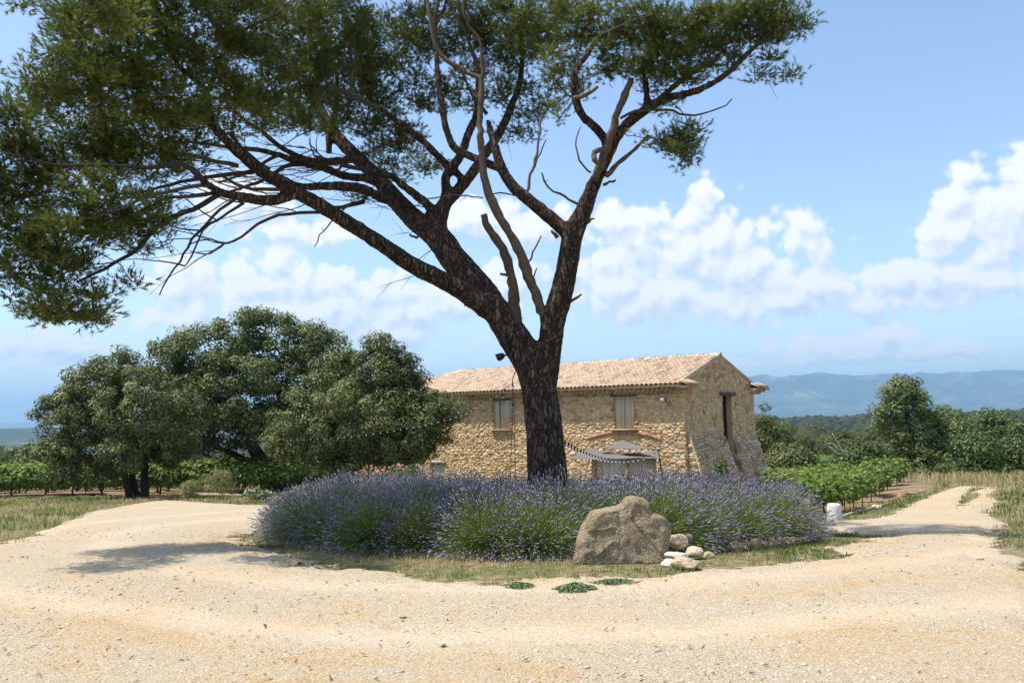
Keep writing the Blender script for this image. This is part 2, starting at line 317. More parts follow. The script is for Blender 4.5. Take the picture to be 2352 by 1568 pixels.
wob = t.math('MULTIPLY', t.math('SUBTRACT', t.noise(pos, .5, 4, .6), .5), 1.1); wh = None      # compacted wheel paths round the bed
for r0_ in (7.05, 8.75):
    e_ = t.math('DIVIDE', t.math('SUBTRACT', t.math('ADD', rad_, wob), r0_), .3); g_ = t.math('POWER', 2.718, t.math('MULTIPLY', t.math('MULTIPLY', e_, e_), -1.)); wh = g_ if wh is None else t.math('ADD', wh, g_)
c = t.mix(t.math('MULTIPLY', wh, t.mapr(n2, .35, .6, .45, .1)), c, (.475, .4, .295))
t.l.new(c, p.inputs['Base Color']); p.inputs['Roughness'].default_value = .95; p.inputs['Specular IOR Level'].default_value = .15
hh = t.math('ADD', t.math('MULTIPLY', n3, .5), t.math('ADD', t.math('MULTIPLY', vo2.outputs[0], -.25), t.math('MULTIPLY', vo.outputs[0], -.35))); hh = t.math('MULTIPLY', t.math('ADD', hh, n2), t.math('SUBTRACT', 1., t.math('MULTIPLY', wh, .6)))
t.l.new(t.node('ShaderNodeBump', {'Height': hh, 'Strength': .9, 'Distance': .022}).outputs[0], p.inputs['Normal'])
def sheet(name, gx, gy, mask, lift, mat, bump):
    V, Q = grid(gx, gy, lambda X, Y: G(X, Y) + .005 + (lift + bump(X, Y)) * sm(.0, .4, mask(X, Y))); c = V[Q].mean(1); k = mask(c[:, 0], c[:, 1]) > 0; Q = Q[k]
    use = np.unique(Q); mp = np.zeros(len(V), int); mp[use] = np.arange(len(use)); return link(name, mesh(name, V[use], mp[Q], mat, smooth=True), kind='structure')
bmp = lambda X, Y: .03 + fb(X, Y, 4., 60, 4) * .016 + fb(X, Y, .7, 70, 3) * .03 - .006 * sum(np.exp(-((np.hypot(X - BC[0], Y - BC[1]) - r0_) / .3) ** 2) for r0_ in (7.05, 8.75))
def sand_edge(X, Y): return 0 * X
sheet('gravel_forecourt', axis([(-15, 13.5, .075)]), axis([(2.2, 14, .055), (14, 21, .12)]), sand_mask, .012, M_sand, bmp)
sheet('dirt_track', axis([(-15, 24, .14)]), axis([(20.92, 46, .16)]), lambda X, Y: np.where(Y > 20.9, sand_mask(X, Y), -1), .012, M_sand, bmp)

# red vineyard soil
M_red, t, p, pos = pos_mat('red_vineyard_soil'); n = t.noise(pos, 6., 8, .7); c = t.ramp(n, [(.3, (.13, .07, .035)), (.5, (.26, .15, .08)), (.7, (.36, .25, .15))]); c = t.mix(t.mapr(t.noise(pos, .8, 5, .6), .5, .62), c, (.15, .14, .06)); t.l.new(c, p.inputs['Base Color'])
p.inputs['Roughness'].default_value = 1; t.l.new(t.node('ShaderNodeBump', {'Height': n, 'Strength': 1., 'Distance': .06}).outputs[0], p.inputs['Normal'])
RS = [gnd(*q) for q in ((1885,1180),(1950,1174),(2010,1163),(2060,1149),(2110,1135),(2165,1119),(2140,1108),(2080,1104))] + [np.array(q) for q in ((12, 42), (5, 42), (4, 24))]
sheet('vineyard_soil', axis([(3, 19, .25)]), axis([(17, 45, .25)]), lambda X, Y: np.where(inpoly(X, Y, RS), 1, -1) * polydist(X, Y, RS) + (fb(X, Y, .9, 90) - .5) * 1.6 - .1, .02, M_red, lambda X, Y: .05 + fb(X, Y, 1.5, 80, 3) * .06)
LS = [np.array(q) for q in ((-34, 36.3), (-20, 36.4), (-17, 38), (-17, 62), (-40, 62))]
sheet('vineyard_soil', axis([(-40, -5, .3)]), axis([(35, 62, .3)]), lambda X, Y: np.where(inpoly(X, Y, LS), 1, -1) * polydist(X, Y, LS) + (fb(X, Y, .9, 91) - .5) * 1.4 - .1, .02, M_red, lambda X, Y: .05 + fb(X, Y, 1.5, 81, 3) * .05)

# flower bed
bm_ = lambda: None
th = np.linspace(0, 2 * PI, 97)[:-1]; rr = [0, 1.5, 3, 4.2, 4.6, BR - .05]; hz = [.06, .06, .05, .03, .0, -.25]
V = []; Q = []
for i, (r, z) in enumerate(zip(rr, hz)):
    for a in th:
        x, y = BC[0] + r * math.cos(a), BC[1] + r * math.sin(a); V.append((x, y, float(G(x, y)) + (z + .02 if i < 5 else -.15) - (.25 * float(G(x, y)) if i < 5 else 0)))
n = len(th)
for i in range(len(rr) - 1):
    for j in range(n): Q.append((i * n + j, i * n + (j + 1) % n, (i + 1) * n + (j + 1) % n, (i + 1) * n + j))
link('flower_bed', mesh('flower_bed', V, np.array(Q)[:, ::-1], M_ground, smooth=True), kind='structure')

# pebbles: past counting
def rock_proto(seed, sub=1, flat=.6):
    b = bmesh.new(); bmesh.ops.create_icosphere(b, subdivisions=sub, radius=1); r = random.Random(seed); off = Vector((r.random() * 50,) * 3)
    for v in b.verts: v.co *= 1 + .45 * mn.noise(v.co * 1.1 + off) + .12 * mn.noise(v.co * 3 + off); v.co.z *= flat
    V = np.array([v.co[:] for v in b.verts]); Fc = np.array([[v.index for v in f.verts] for f in b.faces]); b.free(); return V, Fc
def scatter(name, protos, P, S_, rot, tint, mat, kind='stuff', parent=None, smooth=False):
    Vs, Fs, Ts, n = [], [], [], 0; which = rng.integers(0, len(protos), len(P))
    for k, (V, Fc) in enumerate(protos):
        i = np.where(which == k)[0]
        if not len(i): continue
        c, s = np.cos(rot[i]), np.sin(rot[i]); vx = V[None, :, 0] * c[:, None] - V[None, :, 1] * s[:, None]; vy = V[None, :, 0] * s[:, None] + V[None, :, 1] * c[:, None]
        vv = np.stack([vx, vy, np.broadcast_to(V[None, :, 2], vx.shape)], -1) * S_[i][:, None, :] + P[i][:, None, :]
        Vs.append(vv.reshape(-1, 3)); Fs.append((Fc[None] + (np.arange(len(i)) * len(V))[:, None, None]).reshape(-1, Fc.shape[1]) + n); Ts.append(np.repeat(tint[i], len(Fc))); n += len(i) * len(V)
    return link(name, mesh(name, np.vstack(Vs), np.vstack(Fs), mat, np.concatenate(Ts), smooth), parent=parent, kind=kind)
STONE_STOPS = [(0, (.36, .29, .2)), (.25, (.44, .37, .27)), (.6, (.5, .43, .33)), (.95, (.58, .52, .43)), (1, (.34, .2, .12))]
M_peb = ramp_mat('limestone_pebble', STONE_STOPS, 'attr', .9, 20, .2)
n = 36000; u = rng.random(n); yy = 3.8 + 11 * u ** 1.7; xx = (rng.random(n) * 2 - 1) * (yy * .72 + 1.2); dens = fb(xx, yy, .8, 101, 4)
smk = sand_mask(xx, yy); k = (smk > .06) & (rng.random(n) < sm(.35, .62, dens) * .9 + .1); rr_w = np.hypot(xx - BC[0], yy - BC[1]); k &= rng.random(n) > .8 * (np.exp(-((rr_w - 7.05) / .3) ** 2) + np.exp(-((rr_w - 8.75) / .3) ** 2)); xx, yy, smk = xx[k], yy[k], smk[k]; n = len(xx)
sz = np.clip(rng.lognormal(math.log(.0058), .45, n), .004, .022) * (1 + .03 * yy)
PP = np.stack([xx, yy, G(xx, yy) + .005 + (.042 + fb(xx, yy, 4., 60, 4) * .016 + fb(xx, yy, .7, 70, 3) * .03) * sm(0, .4, smk) + sz * .12 - .006 * (np.exp(-((np.hypot(xx - BC[0], yy - BC[1]) - 7.05) / .3) ** 2) + np.exp(-((np.hypot(xx - BC[0], yy - BC[1]) - 8.75) / .3) ** 2)) * sm(0, .4, smk)], -1)
scatter('gravel', [rock_proto(i, 0, .55) for i in range(6)], PP, sz[:, None] * rng.uniform(.7, 1.3, (n, 3)), rng.random(n) * 6.28, rng.random(n), M_peb)

# grass: past counting
def blades(xx, yy, zz, h, lean, wdt, tint, name, mat, per=1):
    n = len(xx); a = rng.random(n) * 6.28; d = np.stack([np.cos(a), np.sin(a), 0 * a], -1); s = np.stack([-np.sin(a), np.cos(a), 0 * a], -1)
    base = np.stack([xx, yy, zz], -1); up = np.array([0, 0, 1.])
    midp = base + up * (h * .6)[:, None] + d * (h * lean * .35)[:, None]; tip = base + up * h[:, None] * (1 - lean[:, None] * .3) + d * (h * lean)[:, None]
    V = np.stack([base - s * wdt[:, None], base + s * wdt[:, None], midp + s * wdt[:, None] * .7, midp - s * wdt[:, None] * .7, tip], 1).reshape(-1, 3)
    i = np.arange(n)[:, None] * 5; return link(name, mesh(name, V, [np.hstack([i, i + 1, i + 2, i + 3]), np.hstack([i + 3, i + 2, i + 4])], mat, np.concatenate([tint, tint])), kind='stuff')
M_grass = ramp_mat('mixed_grass', [(0, (.06, .1, .025)), (.3, (.13, .17, .045)), (.5, (.22, .2, .09)), (.75, (.34, .27, .15)), (1, (.42, .33, .21))], 'attr', .8, trans=.3)
def grass_region(name, n, xr, yr, dens, hgt, green, near_w=.0035):
    xx = rng.uniform(*xr, n); yy = rng.uniform(*yr, n); cl = fb(xx, yy, 2.2, 120, 3); cl2 = fb(xx, yy, 9., 130, 2)
    k = rng.random(n) < dens(xx, yy) * sm(.3, .6, cl) * sm(.25, .7, cl2); xx, yy, cl = xx[k], yy[k], cl[k]; n = len(xx)
    # clusters
    h = hgt * rng.uniform(.4, 1.3, n) * (.6 + cl); g = fb(xx, yy, .6, 140, 3); tint = np.clip(1.0 - green * sm(.35, .62, g) + rng.normal(0, .13, n) - .12, 0, 1)
    wd = np.maximum(near_w, yy * .00035) * rng.uniform(.8, 1.6, n)
    return blades(xx, yy, G(xx, yy) + .0, h, rng.uniform(.2, 1.3, n), wd, tint, name, M_grass)
notsand = lambda X, Y: sm(.25, -.2, sand_mask(X, Y)) * (np.hypot(X - BC[0], Y - BC[1]) > BR - .15)
grass_region('grass', 150000, (-8, 9), (7.4, 17), lambda X, Y: notsand(X, Y) * sm(3.2, 1.9, np.hypot(X - BC[0], Y - BC[1]) - BR + .8), .05, .8)
grass_region('grass', 120000, (-26, -5.5), (9, 36), lambda X, Y: notsand(X, Y) * .9, .12, .62, .004)
grass_region('grass', 110000, (6.2, 22), (6, 26), lambda X, Y: notsand(X, Y) * (1 - .93 * inpoly(X, Y, RS)) * .9, .13, .7, .004)
grass_region('grass', 45000, (10, 34), (26, 48), lambda X, Y: notsand(X, Y) * (1 - .95 * inpoly(X, Y, RS)), .32, .5, .008)
grass_region('grass', 9000, (-9, 9), (3.5, 14), lambda X, Y: (sand_mask(X, Y) > 0) * sm(.6, .74, fb(X, Y, 1.1, 150, 3)), .03, .9)

# ------------------------------------------------------------------ foliage tools
def leaf_quads(C, N, size, mat_t, asp=.5):
    n = len(C); N = N / (np.linalg.norm(N, axis=1)[:, None] + 1e-9); r = rng.normal(size=(n, 3)); A = np.cross(N, r); A /= np.linalg.norm(A, axis=1)[:, None] + 1e-9; B = np.cross(N, A)
    s = size[:, None]; V = np.stack([C - A * s, C + B * s * asp, C + A * s, C - B * s * asp], 1).reshape(-1, 3); i = np.arange(n)[:, None] * 4
    return V, np.hstack([i, i + 1, i + 2, i + 3])
def unit(n): v = rng.normal(size=(n, 3)); return v / np.linalg.norm(v, axis=1)[:, None]
def crown_points(ells, ncl, seed_surf=.75):
    """sub-clump centres spread through ellipsoids (centre, radii), mostly near their surface"""
    vol = np.array([r[0] * r[1] * r[2] for c, r in ells]) ** .75; k = rng.choice(len(ells), ncl, p=vol / vol.sum())
    Cc = np.array([c for c, r in ells])[k]; Rr = np.array([r for c, r in ells])[k]; u = unit(ncl); rad = np.where(rng.random(ncl) < seed_surf, rng.uniform(.78, 1.1, ncl), rng.uniform(.2, .8, ncl))
    P = Cc + u * Rr * rad[:, None]
    return P, u
def crown_mesh(name, ells, ncl, per, size, mat, clr=(.28, .5), flat=.75, updir=.5):
    P, u = crown_points(ells, ncl); cr = rng.uniform(*clr, ncl); n = ncl * per; k = np.repeat(np.arange(ncl), per)
    d = unit(n); d[:, 2] *= flat; rad = rng.uniform(.5, 1, n) ** .45; C = P[k] + d * (cr[k] * rad)[:, None] + rng.normal(0, size * .5, (n, 3)); N = d * 1.1 + u[k] * .3 + np.array([0, 0, updir]) + rng.normal(0, .38, (n, 3))
    V, Q = leaf_quads(C, N, size * rng.uniform(.65, 1.3, n), None); ct = rng.normal(0, .2, ncl)
    return mesh(name, V, Q, mat, np.clip(.5 + ct[k] + rng.normal(0, .16, n), 0, 1)), P
def attach(mb, nodes, targets, r0, r1, sides=4, tint=.5, sag=.1, keep=2000):
    """grow thin curved branches from the nearest limb node to each target"""
    N = np.array(nodes); T = np.array(targets); d = np.min(np.linalg.norm(T[:, None] - N[None], axis=2), axis=1); order = np.argsort(d)
    for q in order:
        dd = np.linalg.norm(N - T[q], axis=1); j = np.argmin(dd); a = N[j]; L = dd[j]
        if L < .05: continue
        t = np.linspace(0, 1, 6)[:, None]; P = a + (T[q] - a) * t; off = rng.normal(0, .09 * L, 3); P += np.sin(t * PI) * (off - np.array([0, 0, sag * L * rng.uniform(-.3, 1.)])); P[1:-1] += rng.normal(0, .03 * L, (4, 3))
        rr = np.interp(L, [.1, 1.5], [r1 * 1.2, r0]); add_tube(mb, P, np.linspace(rr, r1, 6), sides, tint); N = np.vstack([N, P[2:]])
    return N
def D2(lst, Y, k=1.): return [at(x, y, Y) for x, y in lst]

M_oak = ramp_mat('holm_oak_leaf', [(0, (0.0404, 0.0548, 0.0112)), (0.45, (0.0982, 0.1218, 0.0278)), (0.8, (0.1619, 0.1827, 0.0495)), (1, (0.2196, 0.2315, 0.0679))], 'attr', .55, spec=.4, trans=.15)
M_oakg = ramp_mat('green_oak_leaf', [(0, (0.0314, 0.05, 0.0094)), (0.45, (0.0786, 0.11, 0.0202)), (0.8, (0.1363, 0.1701, 0.0371)), (1, (0.1782, 0.2001, 0.0505))], 'attr', .55, spec=.4, trans=.18)
M_ivy = ramp_mat('glossy_green_leaf', [(0, (0.0258, 0.0458, 0.0101)), (0.5, (0.0644, 0.103, 0.0187)), (1, (0.1417, 0.183, 0.036))], 'attr', .5, spec=.4, trans=.2)
M_pop = ramp_mat('silvery_green_leaf', [(0, (0.051, 0.078, 0.0174)), (0.5, (0.1092, 0.1495, 0.0356)), (1, (0.2475, 0.273, 0.095))], 'attr', .5, spec=.4, trans=.25)
M_pinef = ramp_mat('far_pine_needle', [(0, (0.0385, 0.0495, 0.014)), (0.5, (0.0935, 0.11, 0.032)), (1, (0.154, 0.165, 0.055))], 'attr', .7, trans=.15)
M_dk = ramp_mat('dark_tree_bark', [(0, (.03, .024, .018)), (1, (.07, .055, .045))], 'attr', .95, 8, .4, .02, 14)
M_pale = ramp_mat('bleached_dead_wood', [(0, (.3, .26, .22)), (1, (.5, .46, .42))], 'attr', .9)

def ell(x, y, rx, ry, Y, dy=0, rz=None):
    c = at(x, y, Y + dy); m = pxm(Y); return (c, np.array([rx * m, (rz if rz else (rx + ry) / 2 * m), ry * m]))
def tree(name, label, cat, Y, base, trunks, ells, ncl, per, size, lm, bark=None, clr=(.28, .5), group=None, twigs=True, crownname='crown', wood_extra=None):
    b = gnd(*base) if Y is None else at(*base, Y); gz = float(G(b[0], b[1])); root = thing(name, (b[0], b[1], gz), label, cat, group)
    for o_ in (0,):
        mb = MB(); nodes = []
        for tr in trunks:
            P = [at(x, y, (Y if Y else b[1]) + (dy if dy else 0)) for x, y, r, dy in tr]; R = [r * pxm(b[1]) for x, y, r, dy in tr]
            if tr is trunks[0] or tr[0][1] >= base[1] - 12: P[0][2] = min(P[0][2], float(G(P[0][0], P[0][1]))) - .12
            P, R = catmull(P, R, .22); P[1:] += rng.normal(0, .012, (len(P) - 1, 3)); add_tube(mb, P, R, 8, rng.random()); nodes += list(P)
        me, Pc = crown_mesh(crownname, ells, ncl, per, size, lm, clr)
        if twigs: attach(mb, nodes, Pc[:: max(1, len(Pc) // 90)], .045, .012, 4)
        link('trunk', mb.me('trunk', bark or M_dk, True), root); link(crownname, me, root, kind='stuff')
    return root

# ------------------------------------------------------------------ farmhouse
HA = math.radians(50.4); HD = np.array([-math.sin(HA), math.cos(HA), 0]); HN = np.array([math.cos(HA), math.sin(HA), 0]); HP = at(1573, 950, 30.); HP[2] = 0; UZ = np.array([0, 0, 1.])
def hw(t, s, z): return HP + HD * t + HN * s + UZ * z
ZB = -1.9; LEN = 17.0; WID = 6.1; EAVE = 2.42; RZ = 3.92; OV = .43; SL = (RZ - 2.72) / (WID / 2 + OV)
house = thing('farmhouse', tuple(hw(8, 3, -1.6)), 'long ochre rubble stone farmhouse with pale clay tile roof and closed shutters', 'house')
STONE = [(0, (.38, .235, .11)), (.3, (.51, .35, .18)), (.6, (.58, .42, .235)), (.88, (.63, .49, .31)), (1, (.5, .42, .31))]
M_st = ramp_mat('ochre_rubble_stone', STONE, 'attr', .92, 7, .25, .02, 22); M_sto = ramp_mat('ochre_rubble_stone_piece', STONE, 'obj', .92, 7, .25, .02, 22)
STONEG = [(0, (.3, .2, .105)), (.4, (.45, .335, .2)), (.75, (.54, .43, .285)), (1, (.6, .52, .4))]
M_stg = ramp_mat('grey_rubble_stone', STONEG, 'attr', .92, 7, .3, .02, 22); M_stgo = ramp_mat('grey_rubble_stone_piece', STONEG, 'obj', .92, 7, .3, .02, 22)
M_mort = ramp_mat('lime_mortar', [(0, (.52, .37, .2)), (1, (.57, .42, .25))], 'attr', .95, 5, .3, .015, 40)
M_shut = ramp_mat('greige_painted_wood', [(0, (0.484, 0.41, 0.294)), (1, (0.583, 0.5, 0.3612))], 'attr', .6, 3, .08)
M_wood = ramp_mat('weathered_timber', [(0, (.1, .065, .04)), (1, (.25, .2, .15))], 'attr', .9, 12, .35, .01, 30)
M_dark = ramp_mat('unlit_interior', [(0, (.015, .012, .01)), (1, (.02, .017, .014))], 'attr', .9)  # near-black colour stands in for the shade inside the house
M_brick = ramp_mat('arch_brick', [(0, (.34, .16, .09)), (.5, (.44, .24, .14)), (1, (.48, .34, .22))], 'obj', .9, 30, .2)
TILE = [(0, (.33, .25, .18)), (.18, (.5, .38, .25)), (.45, (.6, .47, .32)), (.68, (.58, .4, .27)), (.82, (.64, .52, .37)), (.95, (.52, .28, .17)), (1, (.64, .55, .42))]
M_tile = ramp_mat('clay_tile', TILE, 'attr', .85, 9, .22); M_tileo = ramp_mat('clay_tile_piece', TILE, 'obj', .85, 9, .22)

def voronoi_cells(W_, H_, sites, asp, holes=(), outline=None, gap=.006):
    """rounded stone outlines filling an area; sites (n,2)"""
    S2 = sites / np.array([asp, 1.]); n = len(S2); out = []
    d = ((S2[:, None, :] - S2[None]) ** 2).sum(-1) if n < 4200 else None
    for i in range(n):
        nb = np.argpartition(d[i], min(15, n - 1))[:16]; c = S2[i]; R_w = .45
        poly = [c + np.array(v) * R_w for v in ((-1, -1), (1, -1), (1, 1), (-1, 1))]
        def clip(poly, p0, nn):
            o = []; m_ = len(poly)
            for a in range(m_):
                A, B = poly[a], poly[(a + 1) % m_]; da, db = (A - p0) @ nn, (B - p0) @ nn
                if da <= 0: o.append(A)
                if (da < 0 < db) or (db < 0 < da): o.append(A + (B - A) * (da / (da - db)))
            return o
        for j in nb:
            if j == i: continue
            e = S2[j] - c; poly = clip(poly, (S2[j] + c) / 2, e)
            if len(poly) < 3: break
        if len(poly) < 3: continue
        poly = [v * np.array([asp, 1.]) for v in poly]; cc = sites[i]
        for (x0, y0, x1, y1) in holes:
            o = [(x0 - cc[0], np.array([x0, 0]), np.array([1., 0])), (cc[0] - x1, np.array([x1, 0]), np.array([-1., 0])), (y0 - cc[1], np.array([0, y0]), np.array([0, 1.])), (cc[1] - y1, np.array([0, y1]), np.array([0, -1.]))]
            if max(a[0] for a in o) > .5: continue
            b = max(o, key=lambda a: a[0]); poly = clip(poly, b[1], b[2])
            if len(poly) < 3: break
        if outline is not None and len(poly) >= 3:
            m_ = len(outline)
            for a in range(m_):
                A = np.array(outline[a]); B = np.array(outline[(a + 1) % m_]); e = B - A; poly = clip(poly, A, np.array([e[1], -e[0]]))
                if len(poly) < 3: break
        if len(poly) < 3: continue
        poly = np.array(poly); cen = poly.mean(0); area = .5 * abs(np.dot(poly[:, 0], np.roll(poly[:, 1], 1)) - np.dot(poly[:, 1], np.roll(poly[:, 0], 1)))
        if area < .0025: continue
        q = np.roll(poly, -1, 0); ck = random.uniform(.1, .2); poly = np.stack([poly * (1 - ck) + q * ck, poly * ck + q * (1 - ck)], 1).reshape(-1, 2); poly = poly + rng.normal(0, .006, poly.shape)     # cut the corners
        keep = [0]
        for a in range(1, len(poly)):
            if np.linalg.norm(poly[a] - poly[keep[-1]]) > .018: keep.append(a)
        poly = poly[keep]
        if len(poly) < 4: continue
        r = np.linalg.norm(poly - cen, axis=1).mean(); out.append((cen, cen + (poly - cen) * max(.5, 1 - gap / r), area))
    return out
def stone_arrays(cell, origin, ux, uy, nrm, r):
    cen, poly, area = cell; n = len(poly); dep = random.uniform(.01, .042) * r; tilt = np.array([random.uniform(-.16, .16), random.uniform(-.22, .16)])
    def P(q, h): dq = q - cen; return origin + ux * q[0] + uy * q[1] + nrm * (h + (dq @ tilt if h > 0 else 0))
    k = random.uniform(.9, 1.06); V = [P(q, -.01) for q in poly] + [P(cen + (q - cen) * .965, dep * .62) for q in poly] + [P(cen + (q - cen) * k * .82, dep * random.uniform(.92, 1.12)) for q in poly]
    F3 = [(i, (i + 1) % n, n + (i + 1) % n, n + i) for i in range(n)] + [(n + i, n + (i + 1) % n, 2 * n + (i + 1) % n, 2 * n + i) for i in range(n)] + [tuple(range(2 * n, 3 * n))]
    return np.array(V), F3
def jit_sites(x0, x1, y0, y1, w, h, fn=None):
    s = []; y = y0; r = random.Random(int(abs(x1 * 100 + y1 * 7)))
    while y < y1:
        hh = h * r.uniform(.55, 1.5); x = x0 - r.random() * w
        while x < x1:
            ww = w * r.uniform(.4, 1.7) * (.7 + .3 * hh / h); s.append((x + ww / 2 + r.uniform(-.03, .03), y + hh / 2 + r.uniform(-.42, .42) * hh)); x += ww
        y += hh
    s = np.array(s); return s
def stone_face(parent, origin, ux, uy, nrm, outline, holes, w, h, mat_s, mat_o, n_ind, relief=1., pick=None, asp=1.75):
    xs = [p[0] for p in outline]; ys = [p[1] for p in outline]; sites = jit_sites(min(xs), max(xs), min(ys), max(ys), w, h)
    k = inpoly(sites[:, 0], sites[:, 1], outline)
    for (x0, y0, x1, y1) in holes: k &= ~((sites[:, 0] > x0 - .02) & (sites[:, 0] < x1 + .02) & (sites[:, 1] > y0 - .02) & (sites[:, 1] < y1 + .02))
    cells = voronoi_cells(0, 0, sites[k], asp, holes, outline)
    score = [c[2] * (pick(c[0]) if pick else 1) for c in cells]; order = np.argsort(score)[::-1]; ind = set(order[:n_ind].tolist()); mb = MB()
    # let flat normals show: nrm points to the viewer side
    for i, c in enumerate(cells):
        V, F3 = stone_arrays(c, origin, ux, uy, nrm, relief)
        if np.dot(np.cross(ux, uy), nrm) < 0: F3 = [f[::-1] for f in F3]
        if i in ind:
            ce = V.mean(0); q = {}; 
            mb1 = MB(); mb1.add(V - ce, F3, random.random()); o = link('stone', mb1.me('stone', mat_o), parent, world=True); o.location = ce
        else: mb.add(V, F3, min(1, max(0, random.gauss(.5, .24))))
    link('stone', mb.me('rubble_stone', mat_s), parent, kind='stuff')
def panel(origin, ux, uy, nrm, outline_rect, holes, depth, mb, top=None):
    """wall face with openings and their reveals"""
    x0, y0, x1, y1 = outline_rect; xs = sorted({x0, x1, *[h[0] for h in holes], *[h[2] for h in holes]}); ys = sorted({y0, y1, *[h[1] for h in holes], *[h[3] for h in holes]})
    P = lambda x, y, d=0: origin + ux * x + uy * y - nrm * d; flip = np.dot(np.cross(ux, uy), nrm) < 0
    def q(a, b, c, d): mb.add([a, b, c, d], [(3, 2, 1, 0) if flip else (0, 1, 2, 3)], random.random())
    for i in range(len(xs) - 1):
        for j in range(len(ys) - 1):
            cx, cy = (xs[i] + xs[i + 1]) / 2, (ys[j] + ys[j + 1]) / 2
            if any(h[0] < cx < h[2] and h[1] < cy < h[3] for h in holes): continue
            q(P(xs[i], ys[j]), P(xs[i + 1], ys[j]), P(xs[i + 1], ys[j + 1]), P(xs[i], ys[j + 1]))
    for (a, b, c, d) in holes:
        for (p1, p2) in (((a, b), (a, d)), ((a, d), (c, d)), ((c, d), (c, b)), ((c, b), (a, b))):
            q(P(*p1), P(*p1, depth), P(*p2, depth), P(*p2))
NF = -HN; NG = -HD
W1, W2 = (2.12, 1.13, 2.98, 2.36), (8.24, 1.13, 9.12, 2.36); DO = (1.22, ZB, 4.1, .2); SW = (12.15, -1.3, 12.98, -.42)
mb = MB(); panel(hw(0, 0, 0), HD, UZ, NF, (0, ZB, LEN, EAVE), [W1, W2, DO, SW], .3, mb)
fw = link('front_wall', mb.me('front_wall', M_mort), house)
GO = (3.1, -1.7, 3.92, 2.35)
mb = MB(); panel(hw(0, 0, 0), HN, UZ, NG, (0, ZB, WID, 2.75), [GO], .24, mb)
mb.add([hw(0, 0, 2.75), hw(0, WID, 2.75), hw(0, WID / 2, RZ - .03)], [(0, 1, 2)])
gw = link('gable_wall', mb.me('gable_wall', M_mort), house)
mb = MB()
for a, b in (((0, WID), (LEN, WID)), ((LEN, WID), (LEN, 0))): mb.add([hw(*a, ZB), hw(*b, ZB), hw(*b, 2.7), hw(*a, 2.7)], [(0, 1, 2, 3)])
mb.add([hw(.4, 0.3, ZB), hw(.4, WID, ZB), hw(.4, WID, 2.6), hw(.4, .3, 2.6)], [(0, 1, 2, 3)])
link('rear_wall', mb.me('rear_wall', M_mort), house)
stone_face(fw, hw(0, 0, 0), HD, UZ, NF, [(0, -1.7), (14.6, -1.7), (14.6, EAVE), (0, EAVE)], [tuple(np.array(q) + np.array([-.03, -.02, .03, .02])) for q in (W1, W2, SW)] + [DO],   .21, .105, M_st, M_sto, 190, .85, lambda c: 1. if -1.0 < c[1] and c[0] < 12.5 else .2)
rk = (RZ - 2.75) / (WID / 2)
stone_face(gw, hw(0, 0, 0), HN, UZ, NG, [(0, -1.7), (WID, -1.7), (WID, 2.70), (WID / 2, RZ - .06), (0, 2.70)], [GO], .2, .15, M_st, M_sto, 80, .8, lambda c: 1. if c[1] > .7 else .1, 1.1)
# buttresses
def buttress(s0, s1a, s1b, zt0, zt1, out, label):
    """battered mass against the gable: s0..s1a at the top, s0..s1b at the foot"""
    T0, T1 = hw(-.04, s0, zt0), hw(-.04, s1a, zt1); B0, B1 = hw(-out, s0, ZB), hw(-out, s1b, ZB); K0, K1, L0, L1 = hw(.05, s0, zt0), hw(.05, s1a, zt1), hw(.05, s0, ZB), hw(.05, s1b, ZB)
    mb = MB(); mb.add([T0, T1, B0, B1, K0, K1, L0, L1], [(2, 3, 1, 0), (6, 2, 0, 4), (3, 7, 5, 1), (4, 0, 1, 5)], .3); bt = link('buttress', mb.me('buttress', M_mort), house, label=label)
    ux = HN; uy = (T0 - B0); Ls = np.linalg.norm(uy); uy /= Ls; nr = np.cross(uy, ux); nr = nr if nr @ NG > 0 else -nr; e0 = B0; dx = s1b - s0
    l1 = np.linalg.norm(T1 - (B0 + HN * (s1a - s0))); stone_face(bt, B0, ux, uy, nr, [(0, .1), (dx, .1), (s1a - s0, l1), (0, Ls)], [], .2, .14, M_stg, M_stgo, 14, 1.3)
    # side face that catches the sun
    side = [(0, 0), (out - .03, 0), (.02, zt0 - ZB)]; stone_face(bt, hw(0, s0, ZB), NG, UZ, NF, side, [], .22, .13, M_stg, M_stgo, 3, 1.2)
buttress(.12, 2.95, 3.25, 1.05, .75, .95, 'lower left sloping buttress of greyish stones'); buttress(3.98, 6.12, 6.3, .72, .72, .85, 'sloping buttress at the rear corner of the gable')
